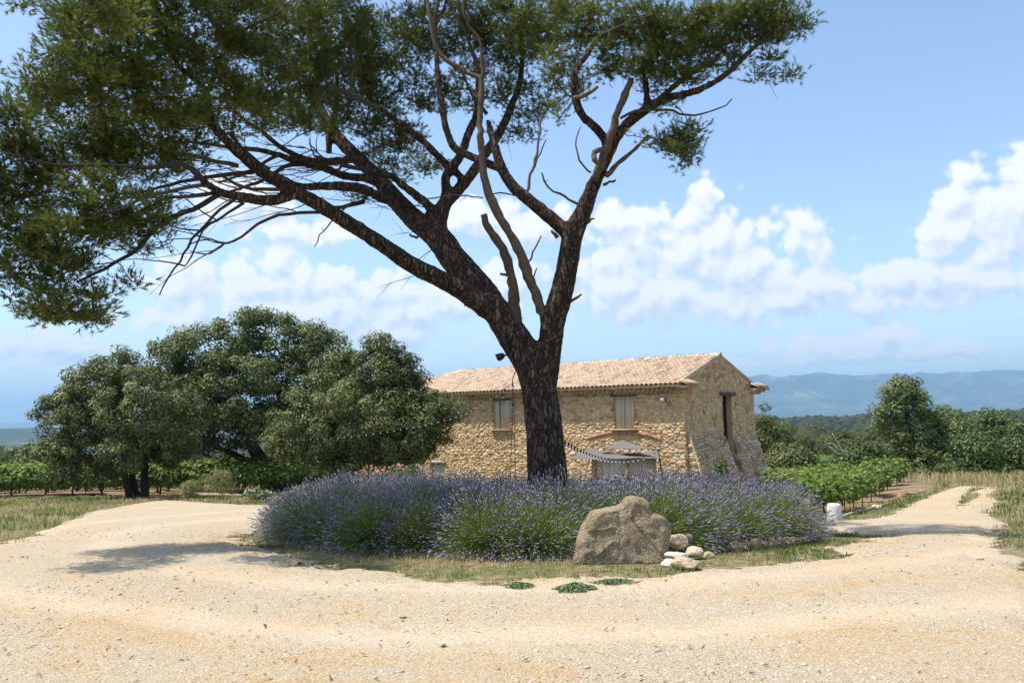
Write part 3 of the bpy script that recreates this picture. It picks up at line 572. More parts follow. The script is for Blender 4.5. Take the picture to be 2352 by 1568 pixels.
# window joinery
def shutter(t0, t1, z0, z1, inset, sway, nb, name='shutter'):
    """a leaf of vertical boards"""
    f = link(name, None, house); W_ = (t1 - t0) / nb; mb = MB(); c = hw((t0 + t1) / 2, inset + .03, (z0 + z1) / 2)
    mb.box(c, HD * (t1 - t0) / 2 * .99, HN * .01, UZ * (z1 - z0) / 2 * .99, .1); bpy.data.objects.remove(f); f = link(name, mb.me(name, M_shut), house)
    for i in range(nb):
        mb = MB(); a = t0 + W_ * i; mb.box(hw(a + W_ / 2, inset + random.uniform(-.003, .003), (z0 + z1) / 2), HD * (W_ / 2 - .006), HN * .02, UZ * (z1 - z0) / 2, random.random()); link('plank', mb.me('plank', M_shut), f)
    return f
for (a, b, c, d), gap in ((W1, .012), (W2, .03)):
    mid = (a + c) / 2 + (.0 if gap < .02 else .12); shutter(a + .01, mid - gap, b + .01, d, .02, 0, 4); shutter(mid + gap, c - .01, b + .01, d, .02, 0, 4)
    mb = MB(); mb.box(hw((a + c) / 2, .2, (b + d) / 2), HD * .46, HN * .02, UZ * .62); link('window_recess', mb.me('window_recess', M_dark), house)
    mb = MB(); mb.box(hw((a + c) / 2, -.05, b - .035), HD * .58, HN * .11, UZ * .03, .5); link('window_sill', mb.me('window_sill', ramp_mat('sill_stone', [(0, (.4, .3, .2)), (1, (.42, .32, .22))])), house)
    mb = MB(); mb.box(hw((a + c) / 2, .03, d + .045), HD * .6, HN * .09, UZ * .04, .2); link('lintel', mb.me('lintel', M_wood), house)
    for k in range(9):
        for sgn, x in ((-1, a), (1, c)):
            w_ = .05 + .035 * (k % 2); bb = MB(); bb.box((0, 0, 0), HD * w_, HN * .05, UZ * .052); o = link('brick', bb.me('brick', M_brick), fw); o.location = hw(x + sgn * (w_ + .004), .018, b + .07 + k * .135)
shutter(SW[0] + .02, SW[2] - .02, SW[1], SW[3], .06, 0, 6); mb = MB(); mb.box(hw(12.56, -.01, -.36), HD * .56, HN * .09, UZ * .05, 1.); link('lintel', mb.me('lintel', ramp_mat('grey_timber', [(0, (.3, .27, .24)), (1, (.36, .33, .3))], nscale=9, bump=.01)), house)
# garage door
for a, b in ((1.5, 2.6), (2.64, 3.76)): shutter(a, b, ZB, .12, .26, 0, 9, 'door')
mb = MB(); mb.box(hw(2.62, .2, -.85), HD * .03, HN * .03, UZ * 1.); link('door_batten', mb.me('door_batten', ramp_mat('brown_paint', [(0, (.3, .17, .1)), (1, (.33, .2, .12))])), house)
for a, b in ((1.22, 1.5), (3.76, 4.1)): mb = MB(); mb.box(hw((a + b) / 2, .27, -.85), HD * (b - a) / 2, HN * .02, UZ * 1.05); link('door_jamb', mb.me('door_jamb', M_mort), house)
mb = MB(); mb.box(hw(2.66, .1, .17), HD * 1.6, HN * .12, UZ * .045, .3); link('lintel', mb.me('lintel', M_wood), house)
# brick arch
ar = []; R_a = (1.62 ** 2 + .25 ** 2) / (2 * .25); th0 = math.asin(1.62 / R_a); nb = 42
bb = MB(); bb.box((0, 0, 0), (.034, 0, 0), (0, .06, 0), (0, 0, .07)); bme = bb.me('arch_brick', M_brick)
for i in range(nb):
    a = -th0 + 2 * th0 * (i + .5) / nb; c = hw(2.62 + (R_a) * math.sin(a), 0, 1.0 - R_a + R_a * math.cos(a)); o = link('brick', bme, fw); e = HD * math.cos(a) - UZ * math.sin(a); u_ = HD * math.sin(a) + UZ * math.cos(a)
    o.matrix_basis = Matrix(((e[0], HN[0], u_[0], c[0]), (e[1], HN[1], u_[1], c[1]), (e[2], HN[2], u_[2], c[2]), (0, 0, 0, 1)))
# gable opening
mb = MB(); mb.box(hw(0.0, 3.5, 2.42), HD * .1, HN * .66, UZ * .07, .2); link('lintel', mb.me('lintel', M_wood), house)
mb = MB(); mb.box(hw(.25, 3.5, .3), HD * .02, HN * .45, UZ * 2.1); link('door', mb.me('door', M_dark), house, label='narrow dark opening up the gable')  # near-black panel; the shade of the open slot is put into its colour
# roof
def tile_arrays(r0, r1, L, seg=7, th=.012, up=1):
    a = np.linspace(0, PI, seg + 1); V = []; Fc = []
    for rr_, y in ((r0, 0), (r1, L)):
        for q in (rr_, rr_ - th): V += [(-math.cos(x) * q, y, up * math.sin(x) * q) for x in a]
    n = seg + 1
    for i in range(seg):
        Fc += [(i, i + 1, 2 * n + i + 1, 2 * n + i), (n + i + 1, n + i, 3 * n + i, 3 * n + i + 1), (i + 1, i, n + i, n + i + 1)]
    return np.array(V, float), Fc
def frame(o, ex, ey): ez = np.cross(ex, ey); return Matrix(((ex[0], ey[0], ez[0], o[0]), (ex[1], ey[1], ez[1], o[1]), (ex[2], ey[2], ez[2], o[2]), (0, 0, 0, 1)))
mb = MB(); e1, e2, rd1, rd2 = (0, -OV), (0, WID + OV), (0, WID / 2), (LEN - 3.3, WID / 2); ze = 2.72
Pn = [hw(-.03, -OV, ze), hw(LEN + .4, -OV, ze), hw(LEN - 3.3, WID / 2, RZ), hw(-.03, WID / 2, RZ), hw(-.03, WID + OV, ze), hw(LEN + .4, WID + OV, ze)]
mb.add(Pn, [(0, 3, 2, 1), (3, 4, 5, 2), (1, 2, 5)], .3); mb.add([p_ - UZ * .07 for p_ in Pn], [(0, 1, 2, 3), (3, 2, 5, 4)], .2)
rf = link('roof', mb.me('roof', M_tile), house)
mb = MB()
for a, b in ((Pn[0], Pn[3]), (Pn[3], Pn[4]), (Pn[0], Pn[1])): mb.add([a + UZ * .001, b + UZ * .001, b - UZ * .069, a - UZ * .069], [(0, 1, 2, 3)], .4)
link('roof_edge', mb.me('roof_edge', M_mort), house)
TV, TF = tile_arrays(.092, .074, .42)
tm = MB(); tm.add(TV, TF); tile_me = tm.me('tile', M_tileo, True)
th_s = math.atan(SL); esl = HN * math.cos(th_s) + UZ * math.sin(th_s); nup = np.cross(HD, esl); nup = nup if nup[2] > 0 else -nup
stuff = MB(); chan = MB(); slope_len = (WID / 2 + OV) / math.cos(th_s); rows = 13; dr = slope_len / rows; cnt = 0; cand = []
for c in range(int((LEN + .3) / .2)):
    t_ = .07 + c * .2; lim = slope_len if t_ < LEN - 3.3 else slope_len * max(0, (LEN + .4 - t_) / 3.7)
    for r in range(rows):
        if (r + .5) * dr > lim: continue
        cand.append((t_, r))
cand.sort(key=lambda q: q[0] + q[1] * .12); ninst = 235
for i, (t_, r) in enumerate(cand):
    o = hw(t_ + random.uniform(-.008, .008), 0, 0) * 0 + hw(t_, -OV, ze) + esl * (r * dr - .05) + nup * (.018 + random.uniform(0, .008)); ex = -HD; tw = random.uniform(-.03, .03); ey = esl + HD * tw; ey = ey + nup * -.035; ey /= np.linalg.norm(ey); ez = np.cross(ex, ey); ez /= np.linalg.norm(ez)
    if ez[2] < 0: ex = -ex; ez = -ez
    if i < ninst:
        ob = link('tile', tile_me, rf); ob.matrix_basis = Matrix(((ex[0], ey[0], ez[0], o[0]), (ex[1], ey[1], ez[1], o[1]), (ex[2], ey[2], ez[2], o[2]), (0, 0, 0, 1)))
    else:
        V = o + TV[:, :1] * ex + TV[:, 1:2] * ey + TV[:, 2:] * ez; stuff.add(V, TF, random.random())
    V = (o + HD * .1 + nup * .07) + TV[:, :1] * ex * .9 + TV[:, 1:2] * ey + TV[:, 2:] * -ez * .9; chan.add(V, [f for f in TF[1::3]] , random.random() * .5)
esr = -HN * math.cos(th_s) + UZ * math.sin(th_s); nr_ = HN * math.sin(th_s) + UZ * math.cos(th_s)
for c in range(int((LEN - 3.3) / .2)):
    for r in range(rows):
        o = hw(.07 + c * .2, WID + OV, ze) + esr * (r * dr - .05) + nr_ * .02; stuff.add(o + TV[:, :1] * HD + TV[:, 1:2] * esr + TV[:, 2:] * nr_, TF, random.random())
link('tile', stuff.me('clay_tiles', M_tile, True), rf, kind='stuff'); link('channel_tile', chan.me('channel_tile', M_tile, True), rf, kind='stuff')
RV, RF = tile_arrays(.12, .105, .44); rm_ = MB(); rm_.add(RV, RF); rme = rm_.me('ridge_tile', M_tileo, True)
for i in range(int((LEN - 3.3) / .38) + 1):
    o = hw(-.04 + i * .38, WID / 2, RZ + random.uniform(-.01, .015)); ob = link('ridge_tile', rme, rf); ey = HD + UZ * random.uniform(-.02, .02); ex = HN; ez = np.cross(ex, ey); sg = 1 if ez[2] > 0 else -1; ex = ex * sg; ez = ez * sg
    ob.matrix_basis = Matrix(((ex[0], ey[0], ez[0], o[0]), (ex[1], ey[1], ez[1], o[1]), (ex[2], ey[2], ez[2], o[2]), (0, 0, 0, 1)))
hp0, hp1 = Pn[1], Pn[2]; hv = (hp1 - hp0); hl = np.linalg.norm(hv); hv /= hl
for i in range(int(hl / .38)):
    o = hp0 + hv * i * .38 + UZ * .02; ob = link('ridge_tile', rme, rf); ex = np.cross(hv, UZ); ex /= np.linalg.norm(ex); ez = np.cross(ex, hv)
    ob.matrix_basis = Matrix(((ex[0], hv[0], ez[0], o[0]), (ex[1], hv[1], ez[1], o[1]), (ex[2], hv[2], ez[2], o[2]), (0, 0, 0, 1)))
# three corbelled rows of tiles under the eaves (also wrapping the gable corner)
CV, CF = tile_arrays(.09, .09, .5, 6, .013); cg = MB(); slab = MB()
for k in range(3):
    z = EAVE + .012 + k * .088; out = .1 + k * .115
    slab.box(hw(LEN / 2 - .0, -out / 2 + .05 + .02, z + .082), HD * (LEN / 2 + .1 + .02 * k), HN * (out / 2 + .03), UZ * .006, .3)
    slab.box(hw(LEN / 2, .42, z + .036), HD * LEN / 2, HN * .03, UZ * .05, .2)
    for c in range(int(LEN / .2)):
        o = hw(.06 + c * .2 + (k % 2) * .1, -out, z); cg.add(o + CV[:, :1] * -HD + CV[:, 1:2] * HN + CV[:, 2:] * UZ, CF, random.random())
    for s_, n_ in ((-.02 - out + .08, 3 + k // 2), (WID - .45 + .08, 5 + k)):
        slab.box(hw(.05 - out / 2, s_ + n_ * .1 - .08, z + .082), HD * (out / 2 + .03), HN * n_ * .1, UZ * .006, .3)
        for c in range(n_): o = hw(-out, s_ + c * .2, z); cg.add(o + CV[:, :1] * HN + CV[:, 1:2] * HD + CV[:, 2:] * UZ, CF, random.random())
link('corbel_tile', cg.me('corbel_tile', M_tile, True), house, kind='stuff'); link('eave_slab', slab.me('eave_slab', M_mort), house)
for s_, n_ in ((-.38, 4), (WID - .4, 5)):
    for c in range(n_):
        o = hw(-.46, s_ + c * .2, 2.70); ey = HD * .93 + UZ * .36; ex = HN; ez = np.cross(ex, ey); sg = 1 if ez[2] > 0 else -1
        ob = link('tile', tile_me, rf); ex = ex * sg; ez = ez * sg; ob.matrix_basis = Matrix(((ex[0], ey[0], ez[0], o[0]), (ex[1], ey[1], ez[1], o[1]), (ex[2], ey[2], ez[2], o[2]), (0, 0, 0, 1)))
    mb = MB(); mb.add([hw(-.44, s_ - .1, 2.69), hw(-.44, s_ + n_ * .2 - .08, 2.69), hw(-.0, s_ + n_ * .2 - .08, 2.88), hw(-.0, s_ - .1, 2.88), hw(-.02, s_ + n_ * .2 - .08, 2.69)], [(0, 1, 2, 3), (1, 4, 2)], .9); link('mortar_bed', mb.me('mortar_bed', M_mort), rf)
# wall lamp
M_black = ramp_mat('black_plastic', [(0, (.012, .013, .014)), (1, (.02, .02, .022))], 'attr', .5, spec=.4); M_glass = ramp_mat('frosted_lens', [(0, (.5, .52, .52)), (1, (.6, .6, .6))], 'attr', .25)
def floodlight(name, P, face, up, sz, label):
    root = thing(name, tuple(P), label, 'floodlight'); face = np.array(face) / np.linalg.norm(face); sx = np.cross(face, up); sx /= np.linalg.norm(sx); uu = np.cross(sx, face); mb = MB(); a = sz
    mb.add([P + sx * i * a * w_ + uu * j * a * .75 * w_ + face * d for d, w_ in ((-.06, .6), (.06, 1.)) for i, j in ((-1, -1), (1, -1), (1, 1), (-1, 1))], [(0, 1, 2, 3), (4, 7, 6, 5), (0, 4, 5, 1), (1, 5, 6, 2), (2, 6, 7, 3), (3, 7, 4, 0)]); link('housing', mb.me('housing', M_black), root)
    mb = MB(); mb.box(P + face * .064, sx * a * .85, uu * a * .6, face * .004); link('lens', mb.me('lens', M_glass), root)
    mb = MB(); add_tube(mb, [P - face * .05 - sx * a, P - face * .16 - uu * .05, P - face * .05 + sx * a], [.012] * 3, 6); add_tube(mb, [P - face * .16 - uu * .05, P - face * .24 - uu * .06], [.012] * 2, 6); link('bracket', mb.me('bracket', M_black), root); return root
floodlight('wall_floodlight', hw(.75, -.22, 2.2), NF + np.array([0, 0, -.3]), UZ, .12, 'small floodlight with pale lens fixed high on the farmhouse wall')

# ------------------------------------------------------------------ the pine
TYD = 15.2
def L(pts): return [(x, y, r, Y) for x, y, r, Y in pts]
MAIN = [  # px, py, half width px, depth
 L([(1260,1215,60,15.2),(1258,1140,50,15.2),(1257,1085,46,15.2),(1251,1000,43,15.2),(1242,920,42,15.2),(1230,862,40,15.2),(1205,812,38,15.2),(1176,767,37,15.15),(1150,727,34,15.1),(1122,690,31,15.05)]),
 L([(1240,900,38,15.2),(1256,832,31,15.2),(1265,780,28,15.15),(1271,735,29,15.1),(1290,672,27,15.),(1306,595,25,14.9),(1316,538,26,14.8),(1342,480,20,14.7),(1357,441,17,14.6),(1374,403,15,14.5),(1392,366,14,14.4),(1412,322,13,14.3),(1438,288,12.5,14.2),(1476,257,12,14.1),(1522,230,10.5,13.9),(1592,211,9,13.7),(1630,195,8,13.6),(1674,166,7,13.4),(1723,117,6,13.2),(1767,78,5,13.1),(1787,39,4,13.0)]),
 L([(1140,720,28,15.1),(1105,698,25,15.0),(1060,667,23,14.8),(1010,640,21,14.6),(950,610,20,14.4),(900,577,19,14.1),(850,543,18,13.9),(800,512,17.5,13.6),(750,480,17,13.4),(700,452,16.5,13.2),(650,423,15.5,13.),(600,394,14,12.8),(560,362,13,12.6),(520,322,12,12.4),(492,288,11,12.2),(478,240,10,12.1),(472,205,9,12.)]),
 L([(1150,730,28,15.1),(1115,678,34,15.2),(1078,636,33,15.3),(1042,595,33,15.4),(1012,552,31,15.5),(982,527,27,15.7),(948,500,25,15.9),(910,460,22,16.1),(880,424,19,16.3),(840,381,17,16.5),(790,332,15.5,16.8),(755,288,14,17.),(728,238,12,17.2),(700,192,10,17.4)]),
 L([(1022,565,24,15.5),(1008,518,20,15.6),(1022,468,17,15.7),(1052,438,13.5,15.9),(1084,399,12.5,16.1),(1107,365,12,16.3),(1140,316,11,16.5),(1160,280,10,16.7),(1188,211,8,17.)]),
 L([(1018,490,14,15.7),(1024,441,12,15.8),(1026,403,11,15.8),(1058,357,11,15.8),(1076,307,10,15.9),(1092,268,9,16.),(1098,200,7,16.2)]),
 L([(1310,540,20,14.8),(1290,523,17,14.8),(1253,491,16,14.8),(1207,453,14.5,14.8),(1180,430,13.5,14.8),(1155,393,12.5,14.8),(1138,342,10.5,14.8),(1127,303,8,14.9),(1118,262,5,15.)]),
 L([(1397,340,13,14.4),(1384,312,11,14.4),(1361,288,10.5,14.3),(1338,265,10.5,14.2),(1323,230,10.5,14.1),(1319,186,9.5,14.),(1324,160,8,13.9),(1352,122,6,13.8),(1372,88,5,13.7),(1430,59,4,13.5)]),
 L([(1157,396,11,14.8),(1145,385,11,14.9),(1111,372,10,15.1),(1077,357,9.5,15.3),(1043,338,9.5,15.4),(1023,288,8.5,15.5),(1015,238,8.5,15.6),(1007,192,8,15.7),(1002,120,6,15.8)]),
 L([(1050,430,9,15.9),(1061,411,9,15.9),(1027,380,9.5,15.8),(996,349,9,15.6),(969,322,9,15.5),(919,284,8,15.2),(873,249,6,15.)]),
 L([(1004,500,13,15.6),(976,465,11,15.6),(927,427,9.5,15.5),(896,403,8,15.4),(850,390,6,15.3)]),
 L([(672,448,12,13.1),(640,458,13,13.),(600,460,13,12.8),(568,455,12.5,12.6),(535,449,11,12.4),(509,443,10,12.2),(478,424,9,12.),(455,403,8,11.9),(420,377,6.5,11.7),(346,385,5,11.4),(247,380,4.,11.1),(138,380,3,10.8)]),
 L([(905,462,11,16.),(880,458,10,15.7),(842,437,12,15.4),(790,428,12,15.1),(740,428,10,14.8),(692,428,9,14.5),(655,413,7.5,14.2),(618,390,6,14.)]),
 L([(870,420,10,16.3),(835,409,10,16.),(791,404,10,15.7),(740,385,9,15.4),(692,374,8.5,15.1),(640,356,8,14.8),(593,344,6.5,14.5),(540,340,5,14.2),(470,330,4,13.9)]),
 L([(820,365,9,16.5),(780,369,9.5,16.2),(730,371,9,15.9),(690,362,8,15.6),(640,335,6,15.3),(600,300,5,15.)]),
 L([(756,352,8,16.8),(756,310,8,16.8),(768,270,8,16.9),(775,220,6,17.)]),
 L([(1485,250,9,14.1),(1486,215,8,14.),(1479,166,7,13.9),(1500,118,6,13.8),(1528,49,4,13.7)]),
 L([(1505,238,8,14.),(1532,213,7.5,14.1),(1577,176,6,14.3),(1640,140,4,14.5)]),
]
SIDE = [
 L([(474,206,6,12.),(425,163,6.5,11.9),(400,135,5.5,11.7),(388,100,5,11.5),(340,60,4,11.3),(290,10,3,11.1)]), L([(400,112,5,11.6),(355,108,4.5,11.4),(316,64,3.5,11.3),(277,15,2.5,11.2)]),
 L([(478,208,6,12.),(498,160,6,12.2),(519,112,5,12.3),(560,70,4,12.5),(620,40,3,12.7)]), L([(488,285,6,12.3),(455,250,5,12.1),(420,230,4,11.9),(370,225,3,11.6)]),
 L([(505,445,6,12.2),(478,462,6.5,12.1),(445,480,6,12.),(405,495,6,11.8),(366,514,6,11.6),(326,563,5,11.4),(267,603,4,11.2),(178,647,3,11.)]),
 L([(836,463,6,15.9),(800,472,5,15.7),(771,479,4.5,15.5),(712,489,4,15.3),(640,494,4,15.),(593,514,3.5,14.8),(554,544,3,14.6),(519,559,2.8,14.5),(484,549,2.2,14.4),(430,563,1.5,14.3)]), L([(516,558,2.5,14.5),(495,575,2.2,14.4),(470,583,1.8,14.3),(436,578,1.2,14.2)]),
 L([(539,458,4,12.4),(505,480,3.5,12.3),(475,514,3.5,12.2),(430,568,3,12.),(415,598,2.5,11.9),(385,640,2,11.8),(366,677,1.4,11.7)]), L([(560,466,4,12.5),(525,490,3,12.4),(498,505,3,12.3),(465,530,2.4,12.1),(440,590,2,12.),(425,610,1.2,11.9)]),
 L([(545,381,6,13.),(500,372,5,12.7),(445,361,4.5,12.4),(400,352,3.5,12.1),(350,350,3,11.9)]), L([(600,394,6,13.),(560,398,5.5,12.8),(500,404,5,12.5),(440,412,4.5,12.2),(370,430,3.5,11.9),(300,445,2.5,11.7)]),
 L([(470,425,5,12.),(430,430,5,11.8),(380,440,4,11.5),(320,460,3.5,11.2),(250,490,3,11.),(120,520,2.5,10.7)]), L([(500,440,5,12.2),(440,452,4,12.),(390,455,3.5,11.8),(330,480,3,11.5),(270,520,2.5,11.3)]),
 L([(700,440,6,14.5),(660,434,5,14.2),(600,436,4.5,14.),(560,430,4,13.8),(500,400,3,13.5)]), L([(690,378,6,15.1),(650,385,5,14.9),(590,420,4,14.6),(530,440,3,14.3)]), L([(640,356,5,14.8),(610,370,4,14.6),(560,400,3,14.3),(500,420,2.5,14.)]),
 L([(1235,1105,4,14.9),(1235,1105,4,14.9)])[:0],
]
SIDE = [s for s in SIDE if s]
DEAD = [
 (L([(1254,748,12,15.1),(1243,711,13,15.05),(1223,657,13.5,15.),(1200,595,13.5,14.95),(1177,545,12.5,14.9),(1153,507,12,14.9),(1130,464,11.5,14.9),(1115,418,11,14.9),(1107,365,10,14.9),(1103,288,8.5,14.9),(1105,230,8,14.9),(1106,186,7.5,14.9),(1090,175,6,14.9),(1064,161,6.5,14.9),(1020,132,6.5,14.9),(996,88,6,14.9),(986,29,5,14.9),(975,-40,4,14.9)]), 'brown barkless leader rising through the middle of the crown'),
 (L([(1105,195,6,14.9),(1108,150,5.5,14.9),(1103,100,5,14.9),(1088,73,4.5,14.9),(1066,29,4,14.9),(1070,-40,3,14.9)]), 'thin bare branch at the top centre'),
 (L([(1186,745,16,15.),(1182,700,17,14.95),(1180,672,15,14.9),(1170,615,12.5,14.85),(1154,568,12,14.8),(1130,534,11,14.8),(1116,512,10.5,14.8),(1109,493,9.5,14.8)]), 'broken hollow stub between the two stems'),
 (L([(1368,415,11,14.4),(1376,388,12,14.3),(1399,326,11,14.2),(1415,272,10,14.1),(1430,230,9.5,14.),(1453,180,8,13.9)]), 'pale barkless snapped limb'),
 (L([(1392,405,8,14.4),(1400,395,7.5,14.4),(1430,368,6,14.4),(1461,338,5,14.4),(1487,310,3,14.4)]), None),
 (L([(1425,272,3.5,14.1),(1461,255,3.5,14.),(1515,251,3.2,13.9),(1573,263,3,13.8),(1611,263,2.6,13.7),(1650,249,2.2,13.6),(1682,226,1.5,13.5)]), 'long thin bare branch reaching out to the sky'),
 (L([(1332,470,4,14.7),(1308,458,3.5,14.6),(1284,445,3.2,14.5),(1257,430,3,14.4),(1246,399,2.5,14.3)]), None),
 (L([(1357,396,3,14.5),(1345,385,2.6,14.5),(1330,368,2.5,14.4),(1322,334,2.2,14.4),(1332,292,1.6,14.4)]), None),
 (L([(1210,455,5,14.8),(1209,440,4.5,14.8),(1219,403,4,14.8),(1230,365,3.5,14.8),(1238,318,3,14.8),(1246,260,2.,14.8)]), None),
 (L([(1228,385,2.5,14.8),(1243,350,2,14.8),(1254,320,1.5,14.8)]), None), (L([(1211,605,2.5,14.9),(1230,568,2.2,14.9),(1242,541,1.4,14.9)]), None), (L([(1222,645,2.5,15.),(1231,615,1.8,15.)]), None),
 (L([(1310,693,4,14.9),(1325,684,3.5,14.9),(1336,676,2,14.9)]), None), (L([(1385,425,4,14.4),(1400,420,3.5,14.4),(1412,417,2.5,14.4)]), None), (L([(1348,512,5,14.7),(1360,505,3,14.7),(1365,503,2,14.7)]), None), (L([(960,545,4,15.4),(948,543,3.5,15.4),(941,542,3,15.4)]), None),
 (L([(1165,632,4,14.9),(1155,629,3.5,14.9),(1149,628,3,14.9)]), None), (L([(1280,545,6,14.7),(1272,536,5,14.7),(1268,530,3,14.7)]), None), (L([(1082,700,3,15.),(1072,699,3,15.),(1066,700,2,15.)]), None),
 (L([(1390,340,7,14.2),(1372,346,8,14.1),(1364,358,8,14.1),(1368,370,7,14.1),(1380,372,5,14.1)]), 'knotty curl of dead wood'), (L([(1318,225,6,14.),(1345,215,5.5,13.9),(1375,200,4,13.8)]), None),
 (L([(811,463,3,15.),(790,480,2.5,15.),(760,510,2,15.),(735,540,1.5,15.),(722,570,1.2,15.)]), None), (L([(1110,455,2,14.9),(1060,448,2,14.9),(1000,452,1.8,14.9),(960,468,1.4,14.9)]), None), (L([(1125,447,2,14.9),(1150,444,2,14.9),(1182,450,1.5,14.9)]), None),
]
def world_line(l): return [at(x, y, Y) for x, y, r, Y in l], [r * pxm(Y) for x, y, r, Y in l]
M_bark, t, p = principled('pine_bark'); co = t.node('ShaderNodeTexCoord').outputs['Object']
wv = t.vm('ADD', co, t.vm('MULTIPLY', t.node('ShaderNodeTexNoise', {'Vector': co, 'Scale': 4., 'Detail': 5.}).outputs[1], (.2, .2, .3)))
cs = t.vm('MULTIPLY', wv, (1, 1, .27)); ed = t.vor(cs, 17., 'DISTANCE_TO_EDGE'); cc = t.node('ShaderNodeTexVoronoi', {'Vector': cs, 'Scale': 17.}).outputs['Color']; fine = t.noise(co, 70., 6, .7)
pl = t.ramp(t.node('ShaderNodeSeparateColor', {0: cc}).outputs[0], [(0, (.05, .034, .027)), (.35, (.09, .058, .043)), (.65, (.15, .08, .052)), (.85, (.13, .098, .08)), (1, (.19, .15, .12))])
c = t.mix(t.mapr(ed, .01, .15), (.03, .023, .019), pl); c = t.mix(1., c, t.ramp(fine, [(.3, (.65, .65, .65)), (.7, (1.3, 1.3, 1.3))]), 'MULTIPLY'); t.l.new(c, p.inputs['Base Color']); p.inputs['Roughness'].default_value = .92; p.inputs['Specular IOR Level'].default_value = .15
hh = t.math('ADD', t.mapr(ed, 0., .16), t.math('MULTIPLY', fine, .25)); t.l.new(t.node('ShaderNodeBump', {'Height': hh, 'Strength': 1., 'Distance': .035}).outputs[0], p.inputs['Normal'])
M_barkthin = ramp_mat('pine_branch_bark', [(0, (.035, .027, .022)), (1, (.11, .08, .065))], 'attr', .95, 30, .5, .006, 60)
M_deadw = ramp_mat('barkless_grey_brown_wood', [(0, (.085, .056, .035)), (1, (.15, .105, .07))], 'attr', .85, 12, .45, .006, 30)
M_needle = ramp_mat('pine_needle', [(0, (0.048, 0.0654, 0.0104)), (0.45, (0.1117, 0.1454, 0.0209)), (0.8, (0.2077, 0.2399, 0.0335)), (0.93, (0.3193, 0.2909, 0.0559)), (1, (0.3193, 0.1889, 0.0447))], 'attr', .6, spec=.35, trans=.3)

base = at(1258, 1150, 15.2); pine = thing('pine_tree', (base[0], base[1], 0), 'tall forked umbrella pine with spreading dark crown growing in the lavender circle', 'tree')
mbm = MB(); nodes = []
for l in MAIN:
    Pw, Rw = world_line(l); Pw, Rw = catmull(Pw, Rw, .06); k = Rw > .045; nodes += list(Pw[::4])
    if k.sum() > 3: add_tube(mbm, Pw[k], Rw[k], 14)
me0 = mbm.me('tmp', None); tmp = bpy.data.objects.new('tmp', me0); COL.objects.link(tmp)
rm = tmp.modifiers.new('r', 'REMESH'); rm.mode = 'VOXEL'; rm.voxel_size = .038; smo = tmp.modifiers.new('s', 'SMOOTH'); smo.factor = .5; smo.iterations = 3
dg = bpy.context.evaluated_depsgraph_get(); ev = tmp.evaluated_get(dg); tme = bpy.data.meshes.new_from_object(ev); bpy.data.objects.remove(tmp); bpy.data.meshes.remove(me0)
nv = len(tme.vertices); co_ = np.zeros(nv * 3, np.float32); tme.vertices.foreach_get('co', co_); co_ = co_.reshape(-1, 3); no_ = np.zeros(nv * 3, np.float32); tme.vertices.foreach_get('normal', no_); no_ = no_.reshape(-1, 3)
disp = np.array([mn.noise(Vector((c_[0] * 9, c_[1] * 9, c_[2] * 4))) * .6 + mn.noise(Vector((c_[0] * 26, c_[1] * 26, c_[2] * 12))) * .4 for c_ in co_.tolist()]); co_ += no_ * (disp * .022)[:, None]
tme.vertices.foreach_set('co', co_.ravel()); tme.materials.clear(); tme.materials.append(M_bark); tme.polygons.foreach_set('use_smooth', np.ones(len(tme.polygons), bool)); tme.name = 'trunk'
link('trunk', tme, pine)
mb = MB()
for l in MAIN:
    Pw, Rw = world_line(l); Pw, Rw = catmull(Pw, Rw, .15); k = Rw < .055
    if k.sum() > 2: add_tube(mb, Pw[k], Rw[k] * .98, 8, random.random())
link('limb', mb.me('limb', M_barkthin, True), pine, kind='stuff')
for l in SIDE:
    mb = MB(); Pw, Rw = world_line(l); Pw, Rw = catmull(Pw, Rw, .15); Pw[1:] += rng.normal(0, .007, (len(Pw) - 1, 3)); add_tube(mb, Pw, Rw, 7, random.random()); nodes += list(Pw[::2]); link('branch', mb.me('branch', M_barkthin, True), pine)
for l, lab in DEAD:
    mb = MB(); Pw, Rw = world_line(l); Pw, Rw = catmull(Pw, Rw, .1); Rw = Rw * (.88 + rng.normal(0, .07, len(Rw))); Pw[1:] += rng.normal(0, .011, (len(Pw) - 1, 3)); add_tube(mb, Pw, Rw, 9, random.random())
    for _ in range(int(len(Pw) / 9)):   # spur stubs
        j = rng.integers(1, len(Pw)); d = unit(1)[0]; add_tube(mb, [Pw[j], Pw[j] + d * (Rw[j] + .03), Pw[j] + d * (Rw[j] + .07) + UZ * .02], [.009, .007, .003], 5, .3)
    link('dead_branch', mb.me('dead_branch', M_deadw, True), pine, label=lab)
def grow(p, d, r, depth):
    if r < .006 or depth > 3: return
    Ln = min(1.5, max(.35, r * 22)); pts_ = [p]; q = np.array(p); dd = np.array(d)
    for _ in range(5):
        dd = dd + rng.normal(0, .16, 3) + UZ * .05; dd /= np.linalg.norm(dd); q = q + dd * Ln / 5; pts_.append(q.copy())
    Pg, Rg = catmull(pts_, np.linspace(r, r * .45, 6), .12); add_tube(gb, Pg, Rg, 7, random.random()); nodes.extend(list(Pg[::3]))
    for _ in range(2 if depth else 3):
        k_ = int(rng.integers(len(Pg) // 2, len(Pg))); e = dd + rng.normal(0, .55, 3); e /= np.linalg.norm(e); grow(Pg[k_], e, Rg[k_] * .75, depth + 1)
gb = MB()
for l in [q for q in MAIN if q[-1][2] <= 8] + SIDE[:4]:
    Pw, Rw = world_line(l); d = Pw[-1] - Pw[-2]; grow(Pw[-1], d / np.linalg.norm(d), Rw[-1], 0)
link('upper_limb', gb.me('upper_limb', M_barkthin, True), pine, kind='stuff')
